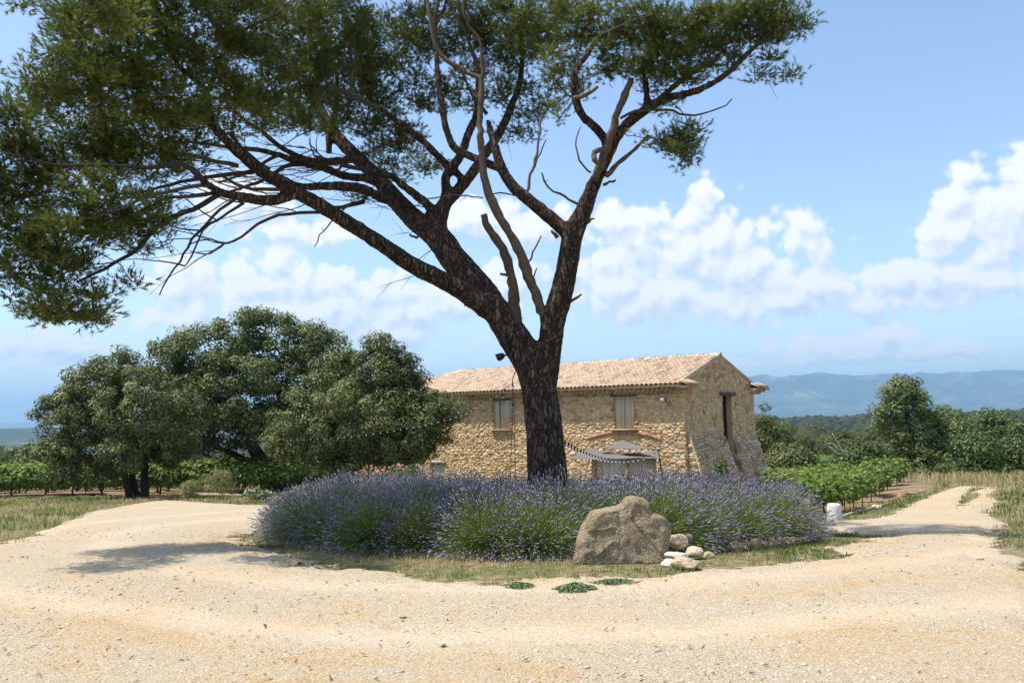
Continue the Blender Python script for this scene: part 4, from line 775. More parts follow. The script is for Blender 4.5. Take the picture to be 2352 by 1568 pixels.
# foliage masses: px, py, rx, ry, depth, density
FOL = [
 (130,690,105,55,11.2,1.),(215,705,60,42,11.2,.9),(60,600,60,70,11.,1.),(150,610,70,60,11.2,.9),(40,500,70,70,11.,1.),(150,540,110,60,11.2,1.),(250,520,80,55,11.4,.9),(215,440,70,50,11.,1.),(320,470,75,55,11.5,.8),(330,540,60,40,11.6,.7),(400,500,45,35,11.8,.5),(300,660,40,25,11.2,.35),
 (40,390,65,75,11.2,1.),(30,270,45,80,11.2,1.),(100,200,45,85,9.9,1.),(95,330,70,80,11.4,1.),(160,20,50,40,11.4,.8),(62,18,26,18,11.4,.8),(120,440,70,60,11.5,.7),
 (220,60,90,80,10.2,1.1),(330,60,100,90,11.,1.1),(450,50,100,85,11.6,1.1),(570,50,100,80,12.4,1.),(680,60,100,80,14.,1.),(780,70,95,80,15.5,1.),(860,90,80,75,16.5,.9),
 (180,180,80,90,10.,1.1),(280,200,90,90,10.8,1.2),(390,215,90,80,11.4,1.1),(300,300,90,60,12.2,1.1),(210,300,80,80,11.8,1.1),(420,290,75,55,12.6,1.),(500,170,80,70,12.,1.),(590,170,90,80,13.,1.),(690,165,90,70,15.,1.),(790,170,85,65,16.,1.),(880,190,65,55,16.5,.9),
 (340,370,100,45,12.2,.9),(240,370,80,50,11.9,.9),(440,350,60,35,12.8,.6),(560,260,80,45,14.,.9),(650,260,90,42,15.,.9),(740,260,80,45,16.,.8),(830,275,60,45,16.6,.8),(900,270,55,40,16.5,.8),(880,350,45,40,17.,.9),(940,320,45,45,16.8,.7),(905,400,40,22,17.2,.7),(985,360,40,40,17.4,.55),(835,468,28,26,16.2,.5),
 (940,120,60,60,16.5,.8),(985,210,55,50,16.8,.8),(1000,50,80,60,16.8,.9),(1070,110,65,60,17.,.9),(1100,20,80,45,16.,.8),(1250,20,80,45,15.5,.9),(1070,210,50,50,17.2,.6),(1140,50,80,60,17.,.8),(1150,150,60,50,17.2,.7),(1190,220,60,40,17.,.8),(1190,300,55,22,17.,.7),(1240,260,45,30,16.5,.7),(1230,90,70,60,16.5,.8),(1290,190,50,30,15.,.7),(1200,90,60,50,15.8,.7),(1340,200,35,30,14.4,.5),
 (1320,50,80,50,14.5,.8),(1290,130,50,45,14.5,.6),(1400,50,80,50,14.2,.9),(1400,130,50,40,14.,.7),(1480,60,80,55,13.8,1.),(1450,140,50,40,13.9,.8),(1520,150,60,45,13.7,.9),(1560,70,80,60,13.6,1.1),(1590,150,55,40,13.6,.9),(1640,70,75,60,13.4,1.1),(1660,130,50,35,13.4,.9),(1720,50,70,50,13.2,1.1),(1780,50,60,50,13.,1.),(1825,60,30,35,12.9,.9),(1740,130,45,25,13.2,.4),(1815,160,22,28,12.9,.5),(1765,165,35,15,13.,.25),(1500,205,45,20,13.9,.5),
 (1578,306,34,28,13.8,1.4),(1558,348,42,30,13.8,1.3),(1510,318,48,16,13.9,.9),(1520,240,22,12,13.9,.3),(1290,260,18,10,14.9,.25),
 # mostly unseen crown beyond the view; first row added to shade gravel and lavender
 (240,30,75,60,9.5,1.),(-220,200,90,120,9.6,1.1),(450,-80,150,70,11.5,1.1),(650,-100,130,70,11.9,1.),(300,-60,120,60,10.6,1.),
 (-150,120,80,150,11.2,.6),(-80,350,90,150,11.,.6),(-60,560,80,80,11.,.6),(250,-70,150,80,12.5,.7),(480,-90,150,80,13.5,.7),(720,-110,170,80,15.,.7),(960,-110,150,90,16.5,.6),(1200,-120,150,90,16.5,.6),(1420,-100,140,80,15.,.6),(1600,-80,120,70,14.,.6),(1750,-40,70,50,13.3,.6)]
cl = []; cw = []
for x, y, rx, ry, Y, dn in FOL:
    mm = pxm(Y); area = rx * ry * mm * mm; n = max(2, int(area * 128 * dn * (1.02 if x < 620 else 1.15 if x > 1250 else 1.))); u = unit(n); rad = rng.uniform(.35, 1.0, n)[:, None] ** .6
    c = at(x, y, Y); P_ = c + u * np.array([rx * mm, min(.95, (rx + ry) * .62 * mm), ry * mm]) * rad; cl += list(P_); cw += [dn] * n
cl = np.array(cl); tw = MB(); N = attach(tw, nodes, cl, .022, .006, 5, .5, .12)
# fine bare branches fanning out under the left side of the crown
NL = np.array([q for q in nodes if q[0] < -1.2 and q[0] > -5.6 and 3.6 < q[2] < 7.2 and q[1] < 17])
for _ in range(95):
    q = NL[rng.integers(0, len(NL))]; d = np.array([-1., rng.uniform(-.5, .2), rng.uniform(-.55, .4)]); Ln = rng.uniform(.7, 1.9); pp = [q]
    for k_ in range(6): d = d + rng.normal(0, .13, 3) + UZ * .02; d /= np.linalg.norm(d); pp.append(pp[-1] + d * Ln / 6)
    r_0 = rng.uniform(.007, .014); add_tube(tw, *catmull(pp, np.linspace(r_0, .003, 7), .1), 4, .4)
    for k_ in (2, 4, 5):
        e = d + rng.normal(0, .6, 3); e /= np.linalg.norm(e); add_tube(tw, [pp[k_], pp[k_] + e * .2 + rng.normal(0, .02, 3), pp[k_] + e * .38], [.004, .003, .002], 3, .4)
# a few bare twigs hanging below the masses
for _ in range(420):
    j = rng.integers(0, len(N)); q = N[j]
    if q[2] < 3.2 or q[0] > 7: continue
    d = unit(1)[0] * .35; d[2] = -abs(d[2]) - .1; Ln = rng.uniform(.5, 1.2); Pt = [q, q + d * Ln * .5 + rng.normal(0, .03, 3), q + d * Ln + rng.normal(0, .05, 3)]; add_tube(tw, *catmull(Pt, [.006, .004, .002], .08), 4, .4)
per = 24; nt = len(cl) * per; kk = np.repeat(np.arange(len(cl)), per); d = unit(nt); d[:, 2] = d[:, 2] * .55 + .12; rad = rng.uniform(.08, .38, nt)
TP = cl[kk] + d * rad[:, None]; ax = d + np.array([0, 0, .45]) + rng.normal(0, .25, (nt, 3)); ax /= np.linalg.norm(ax, axis=1)[:, None]
for j in range(0, nt, 12):
    add_tube(tw, [cl[kk[j]], (cl[kk[j]] + TP[j]) / 2 + rng.normal(0, .015, 3) - UZ * .02, TP[j]], [.004, .0035, .003], 3, .6)
link('twig', tw.me('twig', M_barkthin, False), pine, kind='stuff')
K = 13; n = nt * K; ti = np.repeat(np.arange(nt), K); A = ax[ti]; r = unit(n); pr = r - A * (r * A).sum(1)[:, None]; pr /= np.linalg.norm(pr, axis=1)[:, None] + 1e-9; ang = rng.uniform(.15, 1.05, n); nd = A * np.cos(ang)[:, None] + pr * np.sin(ang)[:, None]
st = TP[ti] - A * (rng.uniform(0, .08, n))[:, None]; ln = rng.uniform(.06, .11, n); sd = np.cross(nd, r); sd /= np.linalg.norm(sd, axis=1)[:, None] + 1e-9; wdt = .006
V = np.stack([st - sd * wdt, st + sd * wdt, st + nd * ln[:, None] - UZ * .008], 1).reshape(-1, 3); i = np.arange(n)[:, None] * 3
ct = rng.normal(0, .16, len(cl)); tt = np.clip(.42 + ct[kk][ti] + rng.normal(0, .1, nt)[ti] + rng.normal(0, .08, n), 0, .97); tt[rng.random(n) < .012] = 1
link('crown', mesh('crown', V, np.hstack([i, i + 1, i + 2]), M_needle, tt), pine, kind='stuff')
fl = at(1150, 818, 15.1); floodlight('pine_floodlight', fl, np.array([-.75, .25, -.35]), UZ, .085, 'black floodlight clamped to the fork of the pine trunk')

# ------------------------------------------------------------------ lavender
M_lst = ramp_mat('lavender_stem', [(0, (0.0784, 0.1248, 0.018)), (0.5, (0.1456, 0.208, 0.0324)), (1, (0.2464, 0.2808, 0.0648))], 'attr', .7, trans=.3)
M_lfl = ramp_mat('lavender_flower', [(0, (0.199, 0.1632, 0.2615)), (0.4, (0.316, 0.2659, 0.4206)), (0.75, (0.4446, 0.3867, 0.5229)), (1, (0.4914, 0.4471, 0.4547))], 'attr', .8, trans=.25)
def lavender_meshes(seed, lean, nst):
    r = np.random.default_rng(seed); n = nst; a = r.random(n) * 6.28; el_ = np.arccos(r.uniform(.12, 1., n)) ; el_ = np.clip(el_, 0, 1.42)
    d = np.stack([np.sin(el_) * np.cos(a), np.sin(el_) * np.sin(a), np.cos(el_)], -1); d[:, 1] -= lean * .5; d /= np.linalg.norm(d, axis=1)[:, None]
    Ln = r.uniform(.62, .88, n) * (1 - .12 * el_); b0 = r.normal(0, .1, (n, 3)); b0[:, 2] = np.abs(b0[:, 2]) * .3
    mid = b0 + d * (Ln * .5)[:, None] + np.array([0, 0, .06]); tip = b0 + d * Ln[:, None] - np.array([0, 0, .05]) * el_[:, None]; tip += r.normal(0, .02, (n, 3)); tip[:, 2] = np.maximum(tip[:, 2], .06)
    s = np.cross(d, r.normal(size=(n, 3))); s /= np.linalg.norm(s, axis=1)[:, None]; wd = .0028
    V = np.stack([b0 - s * wd, b0 + s * wd, mid + s * wd, mid - s * wd, tip + s * wd * .8, tip - s * wd * .8], 1).reshape(-1, 3); i = np.arange(n)[:, None] * 6
    Q1 = np.vstack([np.hstack([i, i + 1, i + 2, i + 3]), np.hstack([i + 3, i + 2, i + 4, i + 5])]); tn = r.random(n)
    # low leafy mass
    m_ = 900; a2 = r.random(m_) * 6.28; e2 = np.arccos(r.uniform(.05, 1, m_)); dd = np.stack([np.sin(e2) * np.cos(a2), np.sin(e2) * np.sin(a2), np.cos(e2) * .9], -1); c2 = dd * r.uniform(.1, .46, m_)[:, None]; c2[:, 2] += .04
    s2 = np.cross(dd, r.normal(size=(m_, 3))); s2 /= np.linalg.norm(s2, axis=1)[:, None]; tp = c2 + (dd + r.normal(0, .3, (m_, 3))) * r.uniform(.05, .12, m_)[:, None]; V2 = np.stack([c2 - s2 * .006, c2 + s2 * .006, tp], 1).reshape(-1, 3); j = np.arange(m_)[:, None] * 3
    me1 = mesh('foliage', np.vstack([V, V2]), [Q1, np.hstack([j, j + 1, j + 2]) + len(V)], M_lst, np.concatenate([tn, tn, r.random(m_) * .7]))
    # flower spikes: a slim knobbly spindle of two stacked whorls
    k = r.random(n) < .93; T = tip[k]; dv = (tip - mid)[k]; dv /= np.linalg.norm(dv, axis=1)[:, None]; q = len(T); s = s[k]; s = s - dv * (s * dv).sum(1)[:, None]; s /= np.linalg.norm(s, axis=1)[:, None]; b = np.cross(dv, s); l_ = r.uniform(.04, .068, q)[:, None]; w_ = r.uniform(.0075, .011, q)[:, None]
    rings = [T - dv * .006]; 
    for h, ww in ((.3, 1.), (.5, .6), (.72, .9)):
        for g in range(3): th_ = g * 2.094 + h * 4; rings.append(T + dv * l_ * h + (s * math.cos(th_) + b * math.sin(th_)) * w_ * ww)
    rings.append(T + dv * l_); V3 = np.stack(rings, 1).reshape(-1, 3); i = np.arange(q)[:, None] * 11; Fc = []
    for g in range(3):
        h = (g + 1) % 3; Fc.append(np.hstack([i, i + 1 + h, i + 1 + g])); Fc.append(np.hstack([i + 7 + g, i + 7 + h, i + 10]))
    Qd = [np.hstack([i + 1 + g + 3 * lv, i + 1 + (g + 1) % 3 + 3 * lv, i + 4 + (g + 1) % 3 + 3 * lv, i + 4 + g + 3 * lv]) for g in range(3) for lv in (0, 1)]; tf = r.random(q)
    me2 = mesh('blossom', V3, [np.vstack(Fc), np.vstack(Qd)], M_lfl, np.concatenate([np.tile(tf, 6), np.tile(tf, 6)])); return me1, me2
LG = 'lavender bushes planted in rings round the pine'
def make_lav(seed, lean, nst):
    a, b = lavender_meshes(seed, lean, nst); r_ = thing('lavender_bush', (0, 0, 0), 'rounded lavender bush in full purple bloom inside the ring under the pine', 'lavender', LG); link('foliage', a, r_, kind='stuff'); link('blossom', b, r_, kind='stuff'); return r_
prot_in = [make_lav(300 + i, 0, 820) for i in range(4)]; prot_out = [make_lav(320 + i, .9, 900) for i in range(4)]; used = set()
rings = [(4.2, 34, 1), (3.5, 30, 0), (2.8, 24, 0), (2.1, 17, 0), (1.35, 11, 0)]
for R0, cn, outer in rings:
    for i in range(cn):
        a = 2 * PI * i / cn + rng.normal(0, .02) + (math.radians(280) if outer else 0); x, y = BC[0] + math.cos(a) * (R0 + rng.normal(0, .05)), BC[1] + math.sin(a) * (R0 + rng.normal(0, .05)); ad = math.degrees(a) % 360
        if outer and 276 < ad < 284: continue            # the upright boulder stands here
        pool = prot_out if outer else prot_in; k = int(rng.integers(0, 4)); src = pool[k]; o = src if src not in used else copy_tree(src); used.add(src)
        s = rng.uniform(.86, 1.12) * (1. if outer else .94) * (.8 if outer and 165 < ad < 215 else 1.); hz_ = 1.02 if outer else 1.1; gz_ = float(G(x, y)) * .75; o.location = (x, y, gz_ + (.04 if not outer else .0)); o.scale = (s, s, s * hz_ * rng.uniform(.95, 1.08)); o.rotation_euler = (0, 0, a + PI / 2 + rng.normal(0, .12) if outer else rng.random() * 6.28)
        if outer:
            k_ = int(round(((ad - 280) % 360) / 360 * cn)); k_ = max(1, k_)
            o['label'] = (nth(k_) + ' bush rightwards from the boulder in the outermost lavender ring') if k_ <= cn // 2 else (nth(cn - k_) + ' bush leftwards from the boulder in the outermost lavender ring')
        else: o['label'] = '%s bush clockwise from the east side in the %s lavender ring from the trunk' % (nth(cn - i), ['', 'fourth', 'third', 'second', 'innermost'][min(4, int(round((4.2 - R0) / .75)))])

# ------------------------------------------------------------------ boulder, rocks, logs
def rock_mesh(name, pts_front, depth, mat, sub=5, seed=1): pass
M_boul, t, p = principled('lichen_spotted_limestone'); co = t.node('ShaderNodeTexCoord').outputs['Object']; n = t.noise(co, 2.5, 8, .65); n2 = t.noise(co, 30., 6, .7); v1 = t.vor(co, 42., 'F1'); vv = t.noise(co, 5., 4, .6)
ck = t.vor(t.vm('ADD', co, t.vm('MULTIPLY', t.node('ShaderNodeTexNoise', {'Vector': co, 'Scale': 3., 'Detail': 6.}).outputs[1], (.5, .5, .5))), 2.2, 'DISTANCE_TO_EDGE'); n = t.math('ADD', n, t.mapr(ck, 0., .03, -.16, 0.))
c = t.ramp(n, [(.3, (.19, .135, .07)), (.5, (.27, .205, .12)), (.7, (.38, .29, .17))]); c = t.mix(1., c, t.ramp(n2, [(.3, (.7, .7, .7)), (.7, (1.25, 1.25, 1.25))]), 'MULTIPLY')
c = t.mix(t.math('MULTIPLY', t.mapr(t.noise(co, 55., 3, .6), .57, .66), t.mapr(vv, .36, .52)), c, (.62, .56, .47)); t.l.new(c, p.inputs['Base Color']); p.inputs['Roughness'].default_value = .95
t.l.new(t.node('ShaderNodeBump', {'Height': t.math('ADD', n2, t.math('MULTIPLY', n, 1.5)), 'Strength': 1., 'Distance': .03}).outputs[0], p.inputs['Normal'])
BO = [(1322,1262),(1325,1235),(1338,1205),(1352,1180),(1366,1171),(1400,1166),(1425,1158),(1440,1143),(1456,1139),(1470,1143),(1486,1150),(1495,1172),(1515,1183),(1532,1192),(1538,1215),(1533,1245),(1524,1283),(1520,1300),(1330,1300)]
YB = gnd(1430, 1290)[1]; pts = np.array([at(x, y, YB) for x, y in BO]); cen = pts.mean(0); nlev = 9; bm = bmesh.new(); dep = .3
pr_ = catmull(np.vstack([pts, pts[:1]]), np.ones(len(pts) + 1), .03)[0][:-1]; n = len(pr_); rings_ = []
for k in range(nlev + 1):
    u_ = k / nlev * 2 - 1; shr = (1 - abs(u_) ** 5 * .17); rings_.append([bm.verts.new(cen + (q - cen) * np.array([shr, 1, shr]) + np.array([0, dep / 2 * u_ + .12 * (q[2] - cen[2]), 0])) for q in pr_])
for k in range(nlev):
    for i in range(n): bm.faces.new((rings_[k][i], rings_[k][(i + 1) % n], rings_[k + 1][(i + 1) % n], rings_[k + 1][i]))
for rg, rev in ((rings_[0], 0), (rings_[-1], 1)):
    prev = rg
    for f_ in (.955, .9, .84, .77, .7, .62, .54, .45, .36, .27, .18, .09):
        c0 = Vector(cen) + Vector((0, (rg[0].co - Vector(pr_[0])).y * 0, 0)); ring = []
        yo = (-dep / 2 if not rev else dep / 2)
        for v, q in zip(rg, pr_): base_ = Vector((cen[0], cen[1] + yo * (1.0 + .06 * (1 - f_)), cen[2])); ring.append(bm.verts.new(base_ + (v.co - base_) * f_))
        for i in range(n): bm.faces.new((prev[i], prev[(i + 1) % n], ring[(i + 1) % n], ring[i]) if rev else (prev[(i + 1) % n], prev[i], ring[i], ring[(i + 1) % n]))
        prev = ring
    bm.faces.new(prev if rev else prev[::-1])
for v in bm.verts: v.co += Vector((mn.noise(v.co * 5) * .02, mn.noise(v.co * 4 + Vector((9, 0, 0))) * .03 + mn.noise(v.co * 14) * .016 - max(0., .06 - abs(mn.noise(v.co * 3.3 + Vector((4, 2, 7))))) * .5 + mn.noise(v.co * 30) * .006, mn.noise(v.co * 6) * .012 + mn.noise(v.co * 17) * .008))
bm.normal_update(); bmesh.ops.recalc_face_normals(bm, faces=bm.faces); bme_ = bpy.data.meshes.new('boulder'); bm.to_mesh(bme_); bm.free(); bme_.materials.append(M_boul); bme_.polygons.foreach_set('use_smooth', np.ones(len(bme_.polygons), bool))
link('boulder', bme_, label='large upright lichen spotted limestone slab with a knob on top, before the lavender', cat='boulder')
ROCKST = [(0, (.42, .31, .19)), (1, (.6, .5, .38))]; M_rock = ramp_mat('pale_field_stone', ROCKST, 'obj', .9, 14, .3, .02, 25); M_rockw = ramp_mat('white_field_stone', [(0, (.62, .54, .44)), (1, (.68, .6, .5))], 'obj', .9, 14, .2, .02, 25)
def rock(px, py, w_, h_, label, seed, mat=M_rock, flat=1., lift=0., yoff=0., rz=0., name='rock'):
    c = gnd(px, py); c = c + np.array([0, yoff, 0]); mm = pxm(c[1]); b = bmesh.new(); bmesh.ops.create_icosphere(b, subdivisions=3, radius=1); r = random.Random(seed)
    pl_ = [(Vector((r.gauss(0, 1), r.gauss(0, 1), r.gauss(0, .8))).normalized(), r.uniform(.55, .85)) for _ in range(9)]
    for v in b.verts:
        for nn, dd in pl_:
            e = v.co.dot(nn) - dd
            if e > 0: v.co -= nn * e * .93
        v.co += v.co.normalized() * mn.noise(v.co * 3 + Vector((seed, 0, 0))) * .08
    zmin = min(v.co.z for v in b.verts); xm = max(abs(v.co.x) for v in b.verts); zr = max(v.co.z for v in b.verts) - zmin
    for v in b.verts: v.co.x *= w_ * mm / 2 / xm; v.co.y *= w_ * mm / 2 * flat; v.co.z = (v.co.z - zmin) / zr * h_ * mm
    me_ = bpy.data.meshes.new(name); b.to_mesh(me_); b.free(); me_.materials.append(mat); o = link(name, me_, label=label, cat='rock', group='rocks heaped beside the big boulder' if name == 'rock' else None); o.location = (c[0], c[1], float(G(c[0], c[1])) - .012 + lift); o.rotation_euler.z = rz; return o
rock(1562,1281,50,36,'biggest angular rock of the heap beside the boulder, grey left facet', 3, lift=.10, yoff=.12)
rock(1552,1292,66,20,'flat white rock lying under the biggest rock of the heap', 8, M_rockw, .6, .04, 0)
rock(1535,1302,36,22,'small rounded white rock at the boulder end of the heap', 11, M_rockw)
rock(1574,1307,66,32,'broad tan rock in front of the heap beside the boulder', 14)
rock(1600,1286,44,26,'tan rock at the back of the heap half hidden by weeds', 17, lift=.03, yoff=.1)
rock(1588,1276,20,22,'small tan rock perched on top at the back of the heap', 21, lift=.16, yoff=.15)
rock(1621,1280,40,16,'low tan rock ending the heap on the lavender side', 25)
rock(2014,1168,22,10,'white stone lying in the grass beside the red vineyard soil', 31, M_rockw, name='loose_stone')
rock(1325,1352,16,9,'small stone beside the fallen twigs near the creeping weeds', 37, name='loose_stone'); rock(2170,1282,14,6,'lone pale stone on the track beyond the pine shadow', 41, M_rockw, name='loose_stone')
rock(1832,1507,12,9,'reddish small stone on the gravel near the front', 43, name='loose_stone')
M_log = ramp_mat('pale_debarked_log', [(0, (.36, .27, .17)), (1, (.5, .42, .31))], 'attr', .9, 10, .25, .01, 25)
def log(a, b, r, label, yo=0., mat=M_log, name='log', cat='log', grp='logs edging the lavender bed'):
    A, B = gnd(*a), gnd(*b)
    for q in (A, B): q[1] += yo; q[2] = G(q[0], q[1]) + r * .75
    mb = MB(); P_, R_2 = catmull([A, (A + B) / 2 + np.array([0, .0, .005]), B], [r, r * 1.05, r * .92], .08); P_[1:-1] += rng.normal(0, .004, (len(P_) - 2, 3)); add_tube(mb, P_, R_2, 12, .6); link(name, mb.me(name, mat, False), label=label, cat=cat, group=grp)
log((1278,1273),(1355,1276),.045,'short pale log with sawn brown end, next to the boulder'); log((1080,1262),(1150,1268),.05,'log in shade halfway along the front of the bed'); log((872,1251),(925,1254),.045,'log lit by the sun below the left lavender bushes')
log((640,1243),(740,1250),.04,'log hidden in the shade at the left end of the bed')
# little edging stones on the right of the bed
M_edge = ramp_mat('brown_edging_stone', [(0, (.16, .11, .065)), (1, (.3, .22, .14))], 'obj', .95, 14, .4, .02, 25)
for i in range(30):
    a = math.radians(-58 + i * 2.3); x, y = BC[0] + math.cos(a) * (BR + .02), BC[1] + math.sin(a) * (BR + .02)
    b = bmesh.new(); bmesh.ops.create_icosphere(b, subdivisions=2, radius=1)
    for v in b.verts: v.co *= 1 + .35 * mn.noise(v.co * 1.4 + Vector((i * 3.1, 0, 0)))
    me_ = bpy.data.meshes.new('edging_stone'); b.to_mesh(me_); b.free(); me_.materials.append(M_edge); o = link('edging_stone', me_, label='%s stone from the rock heap in the low edging under the lavender' % nth(i + 1), cat='stone', group='edging stones round the right side of the bed'); o.location = (x, y, float(G(x, y)) + .06); o.scale = (.06, .09 * rng.uniform(.6, 1.3), .085 * rng.uniform(.5, 1.2)); o.rotation_euler.z = a
# white stone cylinder and a felled pole
M_wht, t, p = principled('white_pitted_stone'); co = t.node('ShaderNodeTexCoord').outputs['Object']; n = t.noise(t.vm('MULTIPLY', co, (1, 1, 2.5)), 12., 6, .7); t.l.new(t.ramp(n, [(.3, (.46, .41, .38)), (.5, (.68, .64, .6)), (.8, (.74, .71, .68))]), p.inputs['Base Color']); p.inputs['Roughness'].default_value = .9; t.l.new(t.node('ShaderNodeBump', {'Height': n, 'Strength': 1., 'Distance': .02}).outputs[0], p.inputs['Normal'])
c = gnd(1917, 1196); mm = pxm(c[1]); mb = MB(); z0 = float(G(c[0], c[1])); prof = [(16.5, -3), (16.2, 8), (15.4, 22), (14.8, 34), (14.2, 37), (12.5, 38.5), (5, 39)]
mb.n = 0; V = []; 
for r_, h_ in prof: V += [(c[0] + math.cos(a) * r_ * mm, c[1] + math.sin(a) * r_ * mm, z0 + h_ * mm) for a in np.linspace(0, 2 * PI, 33)[:-1]]
Q = [(k * 32 + i, k * 32 + (i + 1) % 32, (k + 1) * 32 + (i + 1) % 32, (k + 1) * 32 + i) for k in range(len(prof) - 1) for i in range(32)]; mb.add(V, Q + [tuple(range(len(V) - 32, len(V)))]); link('stone_bollard', mb.me('stone_bollard', M_wht, True), label='squat white pitted stone cylinder standing beside the track', cat='bollard')
log((1938,1186),(2042,1158),.035,'long thin weathered pole lying in the grass behind the white bollard', mat=M_log, name='fallen_pole', cat='pole', grp=None)
log((428,1137),(556,1141),.07,'grey squared timber edging the rose bed in front of the oaks', mat=M_log, name='edging_timber', cat='timber', grp='timbers edging the rose bed'); log((560,1146),(770,1150),.05,'lower grey timber running on towards the lavender', mat=M_log, name='edging_timber', cat='timber', grp='timbers edging the rose bed')
log((428,1128),(545,1133),.05,'upper grey timber lying behind the squared one by the oaks', mat=M_log, name='edging_timber', cat='timber', grp='timbers edging the rose bed')
# sticks
def stick(pts, r, label):
    P_ = [gnd(x, y) + np.array([0, 0, .045 + r]) for x, y in pts]; mb = MB(); P_, R_3 = catmull(P_, [r * f for f in np.linspace(1, .5, len(P_))], .05); P_[:, 2] += rng.normal(0, .004, len(P_)); add_tube(mb, P_, R_3, 5, .5); link('fallen_stick', mb.me('fallen_stick', M_wood, True), label=label, cat='stick', group='sticks lying on the gravel')
stick([(1088,1469),(1120,1476),(1172,1474)], .014, 'curved brown stick lying on the sand at the front centre'); stick([(1350,1396),(1385,1390),(1440,1387)], .012, 'forked stick lying beside the creeping weeds'); stick([(165,1303),(190,1299),(214,1297)], .013, 'thin dark stick alone on the left gravel')
stick([(1350,1389),(1375,1398)], .006, 'short twig crossing the forked stick'); stick([(1640,1515),(1670,1508)], .012, 'short thick reddish piece of bark on the right gravel'); stick([(1385,1388),(1420,1386)], .005, 'thinnest twig between the weeds and the forked stick'); stick([(480,1420),(545,1407)], .006, 'slender stick on the left gravel below the shadow')
# creeping weeds
M_weed = ramp_mat('creeping_weed_leaf', [(0, (0.07, 0.1148, 0.0455)), (0.5, (0.14, 0.189, 0.078)), (1, (0.28, 0.324, 0.169))], 'attr', .7, trans=.15)
def weed(px, py, rx, ry, n, hz, label, leaf=.016):
    c = gnd(px, py); mm = pxm(c[1]); k = c[1] / (EYE); a = rng.random(n) * 6.28; q = np.sqrt(rng.random(n)) * (1 + .3 * np.sin(a * 3 + px)); x = c[0] + np.cos(a) * q * rx * mm; y = c[1] + np.sin(a) * q * ry * mm * k * .8; z = G(x, y) + .05 + rng.random(n) * hz * (1.1 - q)
    V, Q = leaf_quads(np.stack([x, y, z], -1), rng.normal(0, .6, (n, 3)) + np.array([0, 0, 1.]), leaf * rng.uniform(.6, 1.3, n), None, .6); link('weed_clump', mesh('weed_clump', V, Q, M_weed, rng.random(n)), label=label, cat='weed', group='creeping weeds on the gravel')
weed(1192, 1362, 48, 12, 2600, .05, 'flat creeping weed mat on the gravel, the paler of the pair'); weed(1320, 1369, 55, 14, 4200, .075, 'denser taller creeping weed mat next to the sticks'); weed(1405, 1348, 40, 6, 700, .03, 'thin weed patch behind the denser mat'); weed(930, 1439, 20, 4, 200, .03, 'tiny green weed tuft on bare sand'); weed(1020, 1506, 10, 3, 120, .03, 'tiniest weed sprig at the front edge of the gravel')
weed(1215,1348,38,7,700,.03,'sparse brownish weed strip behind the flat mat')

# ------------------------------------------------------------------ holm oaks
def oak(name, label, Y, base, trunks, E, ncl, per, size, lm, clr=(.3, .55), depth=None, **kw):
    ells = [ell(x, y, rx, ry, Y, dy) for x, y, rx, ry, dy in E]; return tree(name, label, 'tree', Y, base, trunks, ells, ncl, per, size, lm, clr=clr, **kw)
oak('oak_tree', 'grey green holm oak with three slim trunks, lowest of the oaks', 33.5, (310,1145),
    [[(300,1146,9,0),(292,1110,8,0),(280,1070,7,0),(262,1020,6,0),(240,960,4,0)], [(318,1147,8,.3),(307,1105,7,.3),(298,1065,6,.2),(300,1010,5,0),(320,950,3,0)], [(334,1146,11,.2),(332,1100,9,.2),(333,1050,8,.1),(345,990,6,0),(340,930,4,0)]],
    [(160,960,75,70,0),(140,1040,50,50,0),(240,900,85,75,.3),(270,850,60,45,0),(330,930,95,80,-.6),(400,960,65,65,-.3),(330,1010,90,60,-.6),(220,1000,80,60,-.3),(200,880,50,40,.4),(180,1080,60,30,0),(255,1060,50,30,.6),(400,1020,50,45,0)], 520, 138, .06, M_oak, (.26, .46))
oak('oak_tree', 'tallest rounded green oak standing in the middle of the group', 39.5, (622,1121),
    [[(640,1122,26,0),(630,1090,20,0),(600,1055,17,0),(570,1010,12,0),(540,960,8,0)], [(612,1121,16,.5),(622,1080,14,.5),(640,1030,12,.3),(650,960,9,0),(640,880,6,0)], [(655,1120,13,-.4),(662,1090,12,-.4),(675,1050,10,-.3),(690,1000,7,0)], [(600,1075,12,0),(560,1055,8,0),(520,1035,6,0),(480,1020,4,0)]],
    [(600,780,110,70,0),(600,738,45,26,0),(500,820,110,80,0),(420,840,80,70,.5),(400,800,50,35,.4),(700,830,110,80,0),(560,900,130,90,-1.),(440,920,80,70,0),(690,920,110,80,-.6),(760,880,60,60,0),(520,990,90,50,0),(620,980,90,45,-.6),(450,990,60,40,.6),(730,790,50,40,.3)], 640, 145, .075, M_oakg, (.34, .62))
oak('oak_tree', 'dark holm oak leaning over towards the farmhouse wall', 31., (752,1117),
    [[(750,1118,7,0),(757,1085,7,0),(775,1050,7,0),(800,1000,6,0),(830,930,4,0)], [(770,1117,16,.7),(795,1085,15,.7),(820,1050,12,.5),(860,990,8,.2),(880,900,5,0)], [(752,1075,5,0),(742,1050,4,0),(735,1010,3,0)]],
    [(860,850,85,60,0),(872,795,35,28,0),(780,870,60,60,.3),(910,900,70,70,.3),(700,960,75,60,-.5),(780,960,95,70,-1.),(880,980,100,75,-.6),(960,960,70,60,0),(1015,935,45,30,0),(990,1000,40,35,0),(660,1010,45,40,0),(740,1030,60,40,-.6),(850,1050,110,38,-.3),(950,1050,50,35,.3),(960,890,40,35,.5),(905,830,40,35,.2)], 640, 138, .057, M_oak, (.24, .44))

